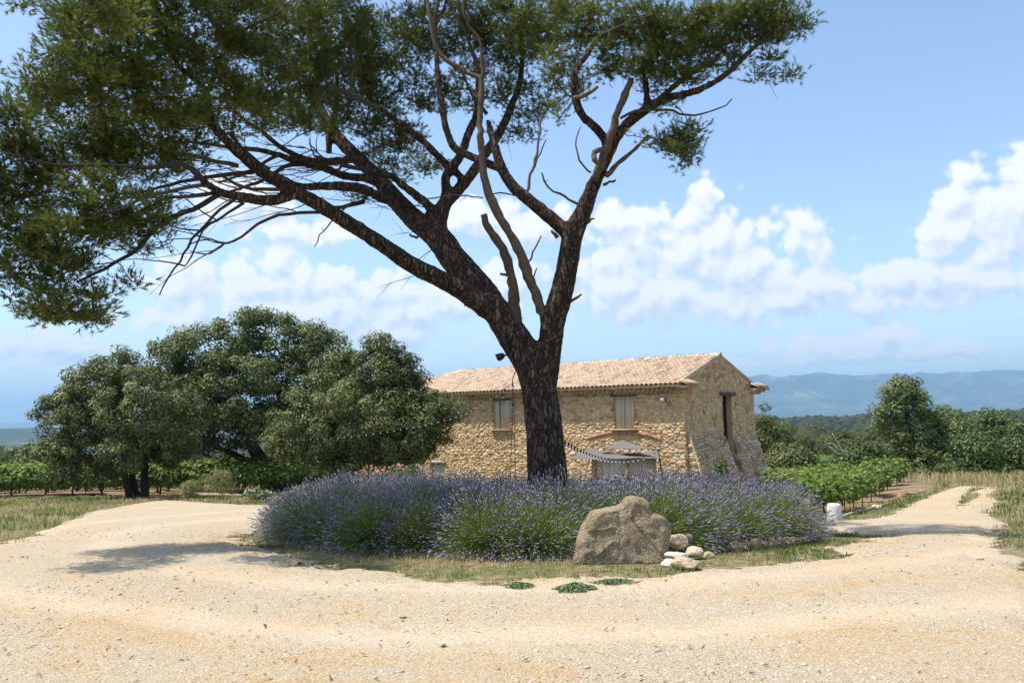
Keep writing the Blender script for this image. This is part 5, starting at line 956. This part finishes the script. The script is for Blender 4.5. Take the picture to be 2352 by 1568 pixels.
# ------------------------------------------------------------------ trees on the right and beyond the house
tree('poplar_tree', 'tall silvery leaved tree rising above the hedge by the end of the track', 'tree', 44., (2095,1100), [[(2095,1102,11,0),(2092,1040,9,0),(2088,980,8,0),(2080,920,5,0),(2085,880,3,0)]],
     [ell(x, y, rx, ry, 44., dy) for x, y, rx, ry, dy in [(2078,905,42,34,0),(2035,948,34,26,0),(2108,930,34,34,0),(2062,985,45,28,0),(2110,1030,40,40,0),(2120,1070,60,40,0),(2070,878,12,14,0),(2050,920,20,20,0)]], 170, 110, .08, M_pop, clr=(.3, .55))
for E, nm, lab, Y, bs, lm_, nc in [
  ([(2170,975,48,38,0),(2180,1030,60,60,0),(2160,1080,55,35,0),(2215,985,30,25,0)], 'ash_tree', 'broad pale green tree with a bleached bare limb beside the tallest tree', 45., (2170,1103), M_pop, 240),
  ([(2280,985,38,36,0),(2265,1030,60,50,0),(2300,1050,50,50,0),(2240,1075,50,35,0),(2275,957,16,14,0)], 'field_maple', 'dark green pointed tree at the right end of the hedge', 46., (2265,1105), M_ivy, 260),
  ([(2335,1060,50,50,0),(2370,1030,60,60,0),(2320,1095,50,25,0),(2420,1060,60,60,0)], 'oak_tree', 'dull olive oak bush at the edge of the picture by the track', 42., (2340,1110), M_ivy, 240),
  ([(2235,1050,45,50,.0),(2225,1095,40,20,0)], 'oak_tree', 'low dark bush in the middle of the right hedge', 41., (2225,1110), M_ivy, 150),
  ([(1770,1010,42,50,0),(1752,965,22,30,0),(1790,1050,50,40,0),(1740,1040,40,60,0)], 'pine_tree', 'bright green young pine right behind the farmhouse gable', 52., (1775,1090), M_pinef, 220),
  ([(1815,1055,45,28,0),(1850,1065,30,20,0),(1800,1075,50,16,0)], 'oak_tree', 'low grey green bush behind the vines next to the gable', 48., (1820,1088), M_oak, 130),
  ([(1975,1050,42,26,0),(2010,1062,35,24,0),(1950,1068,35,16,0),(2045,1060,35,30,0)], 'fig_bush', 'loose green bush below the bleached dead branch', 46., (1985,1092), M_ivy, 150)]:
    tree(nm, lab, 'tree' if 'bush' not in nm else 'bush', Y, bs, [[(bs[0], bs[1], 8, 0), (bs[0] - 4, bs[1] - 35, 6, 0), (E[0][0], E[0][1] + 10, 3, 0)]], [ell(x, y, rx, ry, Y, dy) for x, y, rx, ry, dy in E], nc, 100, .08, lm_, clr=(.35, .65))
def bare(pts_l, Y, label, r=2.2):
    root = thing('dead_tree', tuple(at(*pts_l[0][0], Y)), label, 'dead tree')
    for pts in pts_l:
        mb = MB(); P_, R_4 = catmull([at(x, y, Y) for x, y in pts], np.linspace(r, .7, len(pts)) * pxm(Y), .3); P_ += rng.normal(0, .02, P_.shape); add_tube(mb, P_, R_4, 6, .6); link('branch', mb.me('branch', M_pale, True), root)
bare([[(1945,1075),(1938,1040),(1930,1025),(1918,1008),(1912,995)],[(1940,1045),(1925,1040),(1905,1025)],[(1930,1035),(1915,1020),(1900,1018)]], 45.6, 'bleached bare tree sticking out of the loose green bush')
bare([[(2140,1080),(2145,1045),(2165,1010),(2195,988),(2212,975)],[(2165,1010),(2150,995),(2140,985)],[(2110,1075),(2140,1050),(2160,1030)]], 44.2, 'bleached bare limb leaning in front of the right hedge')

def far_tree_meshes(seed, pinelike, h=1.):
    r = np.random.default_rng(seed); ells = []
    if pinelike:
        for _ in range(7): ells.append((np.array([r.normal(0, .2), r.normal(0, .2), r.uniform(.45, .9)]) * h, np.array([.22, .22, .12]) * h * r.uniform(.8, 1.3)))
    else:
        for _ in range(7): ells.append((np.array([r.normal(0, .2), r.normal(0, .2), r.uniform(.3, .72)]) * h, np.array([.28, .28, .22]) * h * r.uniform(.8, 1.2)))
    me_, _ = crown_mesh('crown', ells, 110, 60, .024 * h, M_pinef if pinelike else M_oak, (.06 * h, .11 * h)); mb = MB(); add_tube(mb, *catmull([np.array([0, 0, -.05 * h]), np.array([.02, 0, .3 * h]), np.array([0, .03, .75 * h])], [.03 * h, .02 * h, .008 * h], .1 * h), 6, .5); return me_, mb.me('trunk', M_dk, True)
FP = [(far_tree_meshes(500 + i, i < 4), i < 4) for i in range(7)]
def far_tree(px, py_top, Y, hgt, pinelike, label, grp):
    c = at(px, py_top, Y); (a, b), _ = random.choice([f for f in FP if f[1] == pinelike]); gz = float(G(c[0], c[1])); hgt = hgt or max(2.5, c[2] - gz); o = thing('pine_tree' if pinelike else 'oak_tree', (c[0], c[1], gz), label, 'tree', grp, random.random() * 6.28); o.scale = (hgt * random.uniform(.9, 1.25), hgt * random.uniform(.9, 1.25), hgt)
    link('crown', a, o, world=False, kind='stuff'); link('trunk', b, o, world=False); return o
pxs = sorted(random.uniform(1730, 2420) for _ in range(84))
for k, px in enumerate(pxs):
    Y = random.uniform(85, 190); pn = random.random() < .75; far_tree(px, random.uniform(974, 1000) + (Y < 120) * 26, Y, None, pn, ('pine' if pn else 'oak') + ' in the wood beyond the vines, ' + nth(k + 1) + ' from the farmhouse gable', 'trees of the wood beyond the right vineyard')
for k_, (px, py, Y) in enumerate([(66,1008,66),(96,1005,66),(20,1022,74),(-20,1015,74),(45,1030,78),(130,1020,80),(520,1050,90),(700,1045,90),(560,1045,96),(470,1052,85),(760,1050,90),(-80,1020,70),(5,1035,62)]): far_tree(px, py, Y, None, False, ['tallest dark round oak at the left end beyond the vineyard', 'olive oak touching the left oak group, beyond the vineyard', 'low oak at the picture edge beyond the vineyard', 'hazy low oak cut by the picture edge', 'small low oak between the two taller far ones', 'oak seen through the trunks of the leftmost holm oak', 'oak seen under the middle holm oak, left', 'oak seen between the middle and dark holm oaks', 'oak seen behind the trunk of the middle holm oak', 'oak behind the gap of the two left holm oaks', 'oak behind the trunks of the dark holm oak', 'oak hidden beyond the picture edge', 'lowest shrubby oak by the picture edge'][k_], 'oaks beyond the left vineyard')
# far-off woods reading as one mass
pro = []
for i in range(4):
    V_, F_ = rock_proto(700 + i, 1, 1.0); pro.append((V_, F_))
M_wood_far = ramp_mat('far_woodland', [(0, (.014, .02, .008)), (.5, (.028, .038, .013)), (1, (.05, .055, .02))], 'attr', 1., 0)
n = 2600; yy = rng.uniform(150, 520, n); xx = yy * rng.uniform(.18, .75, n); k = (fb(xx, yy, .02, 300, 3) > .38); xx, yy = xx[k], yy[k]; n = len(xx); sz = rng.uniform(2.2, 4.2, n)
scatter('distant_woods', pro, np.stack([xx, yy, G(xx, yy) + sz * .55], -1), sz[:, None] * rng.uniform(.8, 1.2, (n, 3)), rng.random(n) * 6.28, rng.random(n), M_wood_far)
n = 1800; yy = rng.uniform(100, 520, n); xx = -yy * rng.uniform(-.1, .8, n); sz = rng.uniform(1.6, 3., n)
scatter('distant_woods', pro, np.stack([xx, yy, G(xx, yy) + sz * .4], -1), sz[:, None] * rng.uniform(.8, 1.2, (n, 3)), rng.random(n) * 6.28, rng.random(n), M_wood_far)
hv_ = np.array([v.co[:] for v in HR.data.vertices]); hv_ = hv_[(hv_[:, 1] < 930) & (hv_[:, 2] > -38)]; q_ = hv_[rng.integers(0, len(hv_), 4500)] + rng.normal(0, 3, (4500, 3)) * [1, 1, .1]; sz = rng.uniform(2.6, 5.5, 4500)
scatter('distant_woods', pro, q_ + np.array([0, 0, 1.2]), sz[:, None] * rng.uniform(.8, 1.2, (4500, 3)), rng.random(4500) * 6.28, rng.random(4500), M_wood_far)
# ------------------------------------------------------------------ vines
M_vine = ramp_mat('vine_leaf', [(0, (0.0608, 0.1037, 0.0188)), (0.5, (0.146, 0.2184, 0.0366)), (1, (0.292, 0.3494, 0.0731))], 'attr', .6, spec=.35, trans=.35)
def vine_proto(seed):
    r = np.random.default_rng(seed); n = 760; u = r.normal(size=(n, 3)); u /= np.linalg.norm(u, axis=1)[:, None]; C = np.stack([r.uniform(-.68, .68, n), u[:, 1] * .34 * r.uniform(.5, 1, n), .66 + u[:, 2] * .38 * r.uniform(.6, 1.15, n)], -1)
    C[: n // 7, 2] += r.uniform(0, .2, n // 7); V, Q = leaf_quads(C, np.stack([u[:, 0] * .3, u[:, 1], u[:, 2] + .6], -1) + r.normal(0, .4, (n, 3)), .062 * r.uniform(.6, 1.3, n), None, .85); me_ = mesh('foliage', V, Q, M_vine, np.clip(r.normal(.45, .2, n), 0, 1))
    mb = MB(); add_tube(mb, *catmull([np.array([0, 0, -.1]), np.array([.03, .02, .25]), np.array([-.02, 0, .5]), np.array([.1, .02, .62])], [.035, .026, .022, .015], .08), 6, .4); add_tube(mb, [np.array([-.02, 0, .48]), np.array([-.3, 0, .62])], [.015, .01], 5, .4); return me_, mb.me('trunk', M_dk, True)
VP = [vine_proto(800 + i) for i in range(6)]
def vine(x, y, rz, label, grp, s=1.):
    a, b = random.choice(VP); o = thing('grapevine', (x, y, float(G(x, y)) + .05), label, 'grapevine', grp, rz + (PI if random.random() < .5 else 0)); o.scale = (s, s, s * random.uniform(.92, 1.1)); o.location.z -= .12 * (s > 1.2); link('foliage', a, o, world=False, kind='stuff'); link('trunk', b, o, world=False)
stake_me = MB(); add_tube(stake_me, [np.array([0, 0, -.1]), np.array([0, 0, .95])], [.016, .014], 6, .5); stake_me = stake_me.me('vineyard_stake', ramp_mat('grey_brown_stake', [(0, (.16, .12, .09)), (1, (.3, .25, .2))], 'obj', .9), True)
def stake(x, y, label, grp): o = link('vineyard_stake', stake_me, label=label, cat='stake', group=grp); o.location = (x, y, float(G(x, y)) + .04); o.rotation_euler = (random.uniform(-.04, .04), random.uniform(-.04, .04), 0)
ends = [(1905,1190),(1942,1181),(1962,1176),(1982,1168),(2003,1160),(2022,1146),(2040,1133),(2062,1122),(2078,1114)]; ra = math.radians(164)
for i, e in enumerate(ends):
    q = gnd(*e); nv_ = 5 + i // 2
    for k in range(nv_):
        x, y = q[0] + math.cos(ra) * (k * 1.15 + .5), q[1] + math.sin(ra) * (k * 1.15 + .5); x > .315 * y + .2 and vine(x, y, ra + random.uniform(-.08, .08), '%s vine from the track in the %s row of the right vineyard' % (nth(k + 1), 'nearest' if i == 0 else nth(i + 1)), 'grapevines of the right vineyard', .93)
        if k < 4 and x > .33 * y: stake(x + .55 * math.cos(ra + PI), y, '%s stake from the track in the %s row of the right vineyard' % (nth(k + 1), 'nearest' if i == 0 else nth(i + 1)), 'stakes of the right vineyard')
for r_ in range(9):
    Y = 37.0 + r_ * 2.0
    for k in range(15):
        x = -24.5 - r_ * .9 + k * 1.25 + random.uniform(-.1, .1) + (r_ > 2) * 1.0; vine(x, Y + (x + 16) * .04, random.uniform(-.06, .06), '%s vine from the picture edge in the %s row behind the holm oaks' % (nth(k + 1), 'front' if r_ == 0 else nth(r_ + 1)), 'grapevines of the left vineyard', 1.4)
        if r_ == 0 and k % 2 == 0: stake(x + .5, Y - .1, '%s stake from the picture edge in the front row of the left vineyard' % nth(k // 2 + 1), 'stakes of the left vineyard')
for r_ in range(7):   # the sloping vineyard farther off, seen between the bushes
    for k in range(9):
        c = at(1868 + r_ * 11 + k * 1.2, 1076 - k * 1.3, 66 + k * 2.2); vine(c[0], c[1], 1.2, '%s vine uphill in the %s row of the small sunlit vineyard far behind' % (nth(k + 1), nth(r_ + 1)), 'vines of the far vineyard', 1.1)

# ------------------------------------------------------------------ roses and garden plants
M_rl = ramp_mat('rose_leaf', [(0, (.05, .09, .025)), (1, (.14, .19, .06))], 'attr', .6, trans=.2)
def flower_mat(nm, c1, c2): return ramp_mat(nm, [(0, c1), (1, c2)], 'attr', .7, trans=.2)
M_pink = flower_mat('pink_petal', (.55, .26, .22), (.72, .5, .42)); M_whitep = flower_mat('white_petal', (.7, .7, .6), (.8, .8, .74)); M_or = flower_mat('orange_petal', (.75, .28, .1), (.8, .42, .2)); M_mauve = flower_mat('mauve_petal', (.3, .2, .42), (.42, .32, .55))
def shrub(name, label, Y, E, nl, nf, fm, fs=.035, leaf=.03, lm=None, cat='rose bush'):
    c0 = at(E[0][0], E[0][1], Y); gz = float(G(c0[0], c0[1])); root = thing(name, (c0[0], c0[1], gz), label, cat); ells = [ell(x, y, rx, ry, Y) for x, y, rx, ry in E]
    me_, Pc = crown_mesh('foliage', ells, 40, nl // 40, leaf, lm or M_rl, (.12, .25)); link('foliage', me_, root, kind='stuff'); mb = MB()
    for (c, r) in ells: add_tube(mb, [np.array([c[0], c[1], float(G(c[0], c[1])) - .05]), c - UZ * r[2] * .3], [.015, .008], 5, .4); add_tube(mb, [np.array([c[0] + .05, c[1], float(G(c[0], c[1])) - .05]), c + np.array([r[0] * .5, 0, 0])], [.01, .005], 5, .4)
    link('stem', mb.me('stem', M_dk), root, kind='stuff')
    if nf:
        P_, u = crown_points(ells, nf, 1.); P_ += np.array([0, -.02, .03]); k = np.repeat(np.arange(nf), 5); V, Q = leaf_quads(P_[k] + rng.normal(0, fs * .3, (nf * 5, 3)), rng.normal(size=(nf * 5, 3)), np.full(nf * 5, fs), None, .9); link('blossom', mesh('blossom', V, Q, fm, rng.random(nf * 5)), root, kind='stuff')
shrub('rose_bush', 'wide bush covered in pink roses between the dark oak and the farmhouse', 27., [(850,1093,35,22),(905,1086,40,18),(950,1086,30,18),(880,1105,60,18)], 4200, 230, M_pink, .036)
shrub('rose_bush', 'white flowering rose at the foot of the dark oak trunks', 26., [(690,1132,26,14),(660,1140,20,10)], 1500, 16, M_whitep, .04); shrub('rose_bush', 'rose bush with white blooms next to the timber edging', 27., [(585,1133,24,10),(610,1136,20,9)], 1200, 26, M_whitep, .045)
shrub('rose_bush', 'single orange rose bush just behind the lavender ring', 25.5, [(768,1114,14,12),(755,1125,18,10)], 900, 7, M_or, .06); shrub('rose_bush', 'low rose with white blooms beside the tallest oak', 28., [(725,1126,18,14)], 800, 9, M_whitep, .04)
M_tall = ramp_mat('tall_meadow_herb', [(0, (.1, .14, .04)), (.6, (.24, .24, .1)), (1, (.42, .32, .2))], 'attr', .8, trans=.3)
for (px, py, rx, ry, lab) in ((505,1108,42,24,'tall flowering meadow herbs behind the timber edging'),(440,1122,24,16,'dark leafy herb clump between the oak trunks'),(1810,1098,22,16,'green herb clump at the near corner of the right vines')): shrub('meadow_plant', lab, 29. if px < 1000 else 24., [(px, py, rx, ry)], 2600, 0, None, .02, .03, M_tall, 'wild plant')
shrub('wall_plant', 'dark green plant growing out of the buttress foot', 29.4, [(1657,1072,9,17)], 1300, 0, None, .02, .035, M_ivy, 'plant')
for (px, py, rx, lab) in ((2170,1082,18,'small bushy sapling in front of the right hedge'),(2080,1092,16,'small weedy sapling at the end of the vine rows'),(2130,1092,20,'low shrub at the foot of the tallest tree')): shrub('sapling', lab, 40., [(px, py, rx, 16)], 1500, 0, None, .02, .06, M_pop, 'sapling')
shrub('herb_bush', 'small grey herb bush alone on the red soil', 30., [(2050,1140,9,6)], 500, 0, None, .02, .03, M_oak, 'bush')
# fallen leaves, cone scales and straw on the ground, past counting
M_lit = ramp_mat('dry_leaf_litter', [(0, (.12, .07, .035)), (.5, (.25, .14, .06)), (1, (.4, .27, .14))], 'attr', .9)
n = 4200; yy = rng.uniform(4.2, 16, n); xx = (rng.random(n) * 2 - 1) * (yy * .7 + 1); k = (rng.random(n) < sm(.42, .7, fb(xx, yy, 1.1, 210, 3)) + .06) & (np.hypot(xx - BC[0], yy - BC[1]) > BR + .2); xx, yy = xx[k], yy[k]; n = len(xx)
V, Q = leaf_quads(np.stack([xx, yy, G(xx, yy) + .07 * sm(0, .4, sand_mask(xx, yy)) + .012], -1), rng.normal(0, .35, (n, 3)) + UZ, rng.uniform(.01, .036, n), None, .3); link('leaf_litter', mesh('leaf_litter', V, Q, M_lit, rng.random(n)), kind='stuff')
# small wildflowers, past counting
n = 150; xx = np.concatenate([rng.uniform(9, 15, 100), rng.uniform(-14, -6, 30), rng.uniform(-5, 6, 20)]); yy = np.concatenate([rng.uniform(9, 19, 100), rng.uniform(10, 20, 30), rng.uniform(8.9, 9.8, 20)]); k = sand_mask(xx, yy) < .1; xx, yy = xx[k], yy[k]; n = len(xx)
V, Q = leaf_quads(np.stack([xx, yy, G(xx, yy) + rng.uniform(.05, .14, n)], -1), rng.normal(size=(n, 3)), np.full(n, .012), None, .8); link('wildflowers', mesh('wildflowers', V, Q, M_mauve, rng.random(n)), kind='stuff')

# ------------------------------------------------------------------ string lights, cables, shade sails
M_bulb = ramp_mat('white_bulb_glass', [(0, (.75, .74, .7)), (1, (.8, .8, .76))], 'attr', .2, spec=.5)
bb = MB(); 
def uv(c, r, n=8, m=5):
    V = [(c[0], c[1], c[2] + r)]; Fc = []
    for i in range(1, m):
        for j in range(n): a, b = PI * i / m, 2 * PI * j / n; V.append((c[0] + r * math.sin(a) * math.cos(b), c[1] + r * math.sin(a) * math.sin(b), c[2] + r * math.cos(a)))
    V.append((c[0], c[1], c[2] - r)); e = len(V) - 1
    for j in range(n): Fc.append((0, 1 + j, 1 + (j + 1) % n)); Fc.append((e, 1 + (m - 2) * n + (j + 1) % n, 1 + (m - 2) * n + j))
    for i in range(m - 2):
        for j in range(n): a = 1 + i * n; Fc.append((a + j, a + n + j, a + n + (j + 1) % n, a + (j + 1) % n))
    return V, Fc
bb.add(*uv((0, 0, -.075), .021)); bulb_me = bb.me('bulb', M_bulb, True); bs_ = MB(); add_tube(bs_, [np.array([0, 0, 0]), np.array([0, 0, -.062])], [.013, .016], 7); sock_me = bs_.me('socket', M_black, True)
def string(pts, spacing, label, cable=.004, bulbs=True, name='string_lights', cat='string lights', sc=1.):
    P_ = [at(x, y, Y) for x, y, Y in pts]; P_, _ = catmull(P_, [cable] * len(P_), .15); root = thing(name, tuple(P_[0]), label, cat); mb = MB(); add_tube(mb, P_, np.full(len(P_), cable), 5); link('cable', mb.me('cable', M_black, True), root)
    if not bulbs: return
    s = np.concatenate([[0], np.cumsum(np.linalg.norm(np.diff(P_, axis=0), axis=1))])
    for q in np.arange(spacing * .6, s[-1], spacing):
        p_ = [np.interp(q, s, P_[:, i]) for i in range(3)]; o = link('socket', sock_me, root); o.location = p_; o.scale = (sc,) * 3; b_ = link('bulb', bulb_me, o, world=False)
string([(425,990,33),(520,1000,30.5),(620,1006,28.5),(700,1005,27),(800,999,25),(900,985,23),(1000,965,20.5),(1060,948,18.8),(1110,920,17),(1150,897,15.8),(1180,878,15.2)], .42, 'string of white bulbs from the left oak up to the pine trunk', sc=.8)
string([(1150,899,16.5),(1165,912,16.),(1185,935,15.5)], .34, 'short string of bulbs hooked on the left flank of the pine trunk')
string([(1293,1008,15.4),(1330,1030,18),(1370,1046,21),(1410,1053,23.5),(1450,1053,25.5),(1490,1045,27),(1530,1025,28.5),(1562,1000,29.7)], .52, 'string of black socketed bulbs from the pine to the farmhouse corner', sc=1.15)
string([(1285,930,15.3),(1350,970,22),(1400,995,26),(1432,1010,28.6)], 1, 'thin black wire from the pine trunk to the upper shade sail', .006, False, 'guy_wire', 'wire')
for i, (x0, x1) in enumerate(((1176, 1174), (1180, 1183))): string([(x0, 885, 14.9), (x0 + 1, 960, 14.9), (x1, 1030, 14.9), (x1 + (1 if i else -1), 1100, 14.9)], 1, ('left' if i == 0 else 'right') + ' hand strand of the two black ropes hanging down beside the pine trunk', .0055, False, 'hanging_rope', 'rope')
string([(1288,768,14.6),(1230,800,14.75),(1185,850,14.8),(1176,884,14.88)], 1, 'black rope slung across the fork of the pine trunk', .009, False, 'fork_rope', 'rope')
M_sail = ramp_mat('taupe_shade_cloth', [(0, (.2, .18, .165)), (1, (.24, .215, .2))], 'attr', .85, trans=.25)
def sail(c, label, n=12, sagk=.06):
    C = [np.array(q) for q in c]; V = []; Fc = []; idx = {}
    for i in range(n + 1):
        for j in range(n + 1 - i):
            a, b = i / n, j / n; g = 1 - a - b; w3 = np.array([g, a, b]); p_ = C[0] * g + C[1] * a + C[2] * b; cen_ = sum(C) / 3; e = 1 - 27 * g * a * b * 0 ; k = 4 * (g * a + a * b + b * g); p_ = p_ + (cen_ - p_) * sagk * k * .6 - UZ * sagk * k * .8; idx[i, j] = len(V); V.append(p_)
    for i in range(n):
        for j in range(n - i):
            Fc.append((idx[i, j], idx[i + 1, j], idx[i, j + 1]))
            if i + j < n - 1: Fc.append((idx[i + 1, j], idx[i + 1, j + 1], idx[i, j + 1]))
    m_ = len(V); V = V + [v - UZ * .006 for v in V]; Fc2 = Fc + [tuple(q + m_ for q in f[::-1]) for f in Fc]; mb = MB(); mb.add(V, Fc2); link('shade_sail', mb.me('shade_sail', M_sail, True), label=label, cat='shade sail', group='shade sails in front of the garage door')
sail([at(1372, 1027, 29.6), at(1431, 1010, 31.3), at(1500, 1028, 28.2)], 'small triangular shade sail hung highest above the garage door')
sail([at(1299, 1052, 27.5), at(1353, 1026, 31.6), at(1470, 1050, 27.6)], 'sunlit pointed grey shade sail nearest the pine trunk')
sail([at(1365, 1047, 29.), at(1509, 1034, 30.4), at(1516, 1052, 27.8)], 'brown grey shade sail stretched over the garage door', sagk=.02); 
mb = MB(); add_tube(mb, [at(1512, 1035, 28.6), gnd(1524, 1100) * 0 + at(1524, 1110, 28.4)], [.03, .03], 8); link('sail_post', mb.me('sail_post', M_black, True), label='thin black leaning post holding the shade sail by the wall corner', cat='post')

# ------------------------------------------------------------------ haze
b = bmesh.new(); bmesh.ops.create_cube(b, size=1)
for v in b.verts: v.co = Vector((v.co.x * 52000, 12000 + v.co.y * 31000 - 1500 + 1500, 300 + v.co.z * 780))
me_ = bpy.data.meshes.new('haze'); b.to_mesh(me_); b.free(); Mh = bpy.data.materials.new('haze'); Mh.use_nodes = True; h = NT(Mh.node_tree); h.n.clear()
pv = h.node('ShaderNodeVolumePrincipled', {'Color': (.45, .73, 1., 1), 'Density': 1.15e-4, 'Anisotropy': .1}); ho = h.node('ShaderNodeOutputMaterial'); h.l.new(pv.outputs[0], ho.inputs['Volume']); me_.materials.append(Mh)
link('haze', me_, kind='stuff')
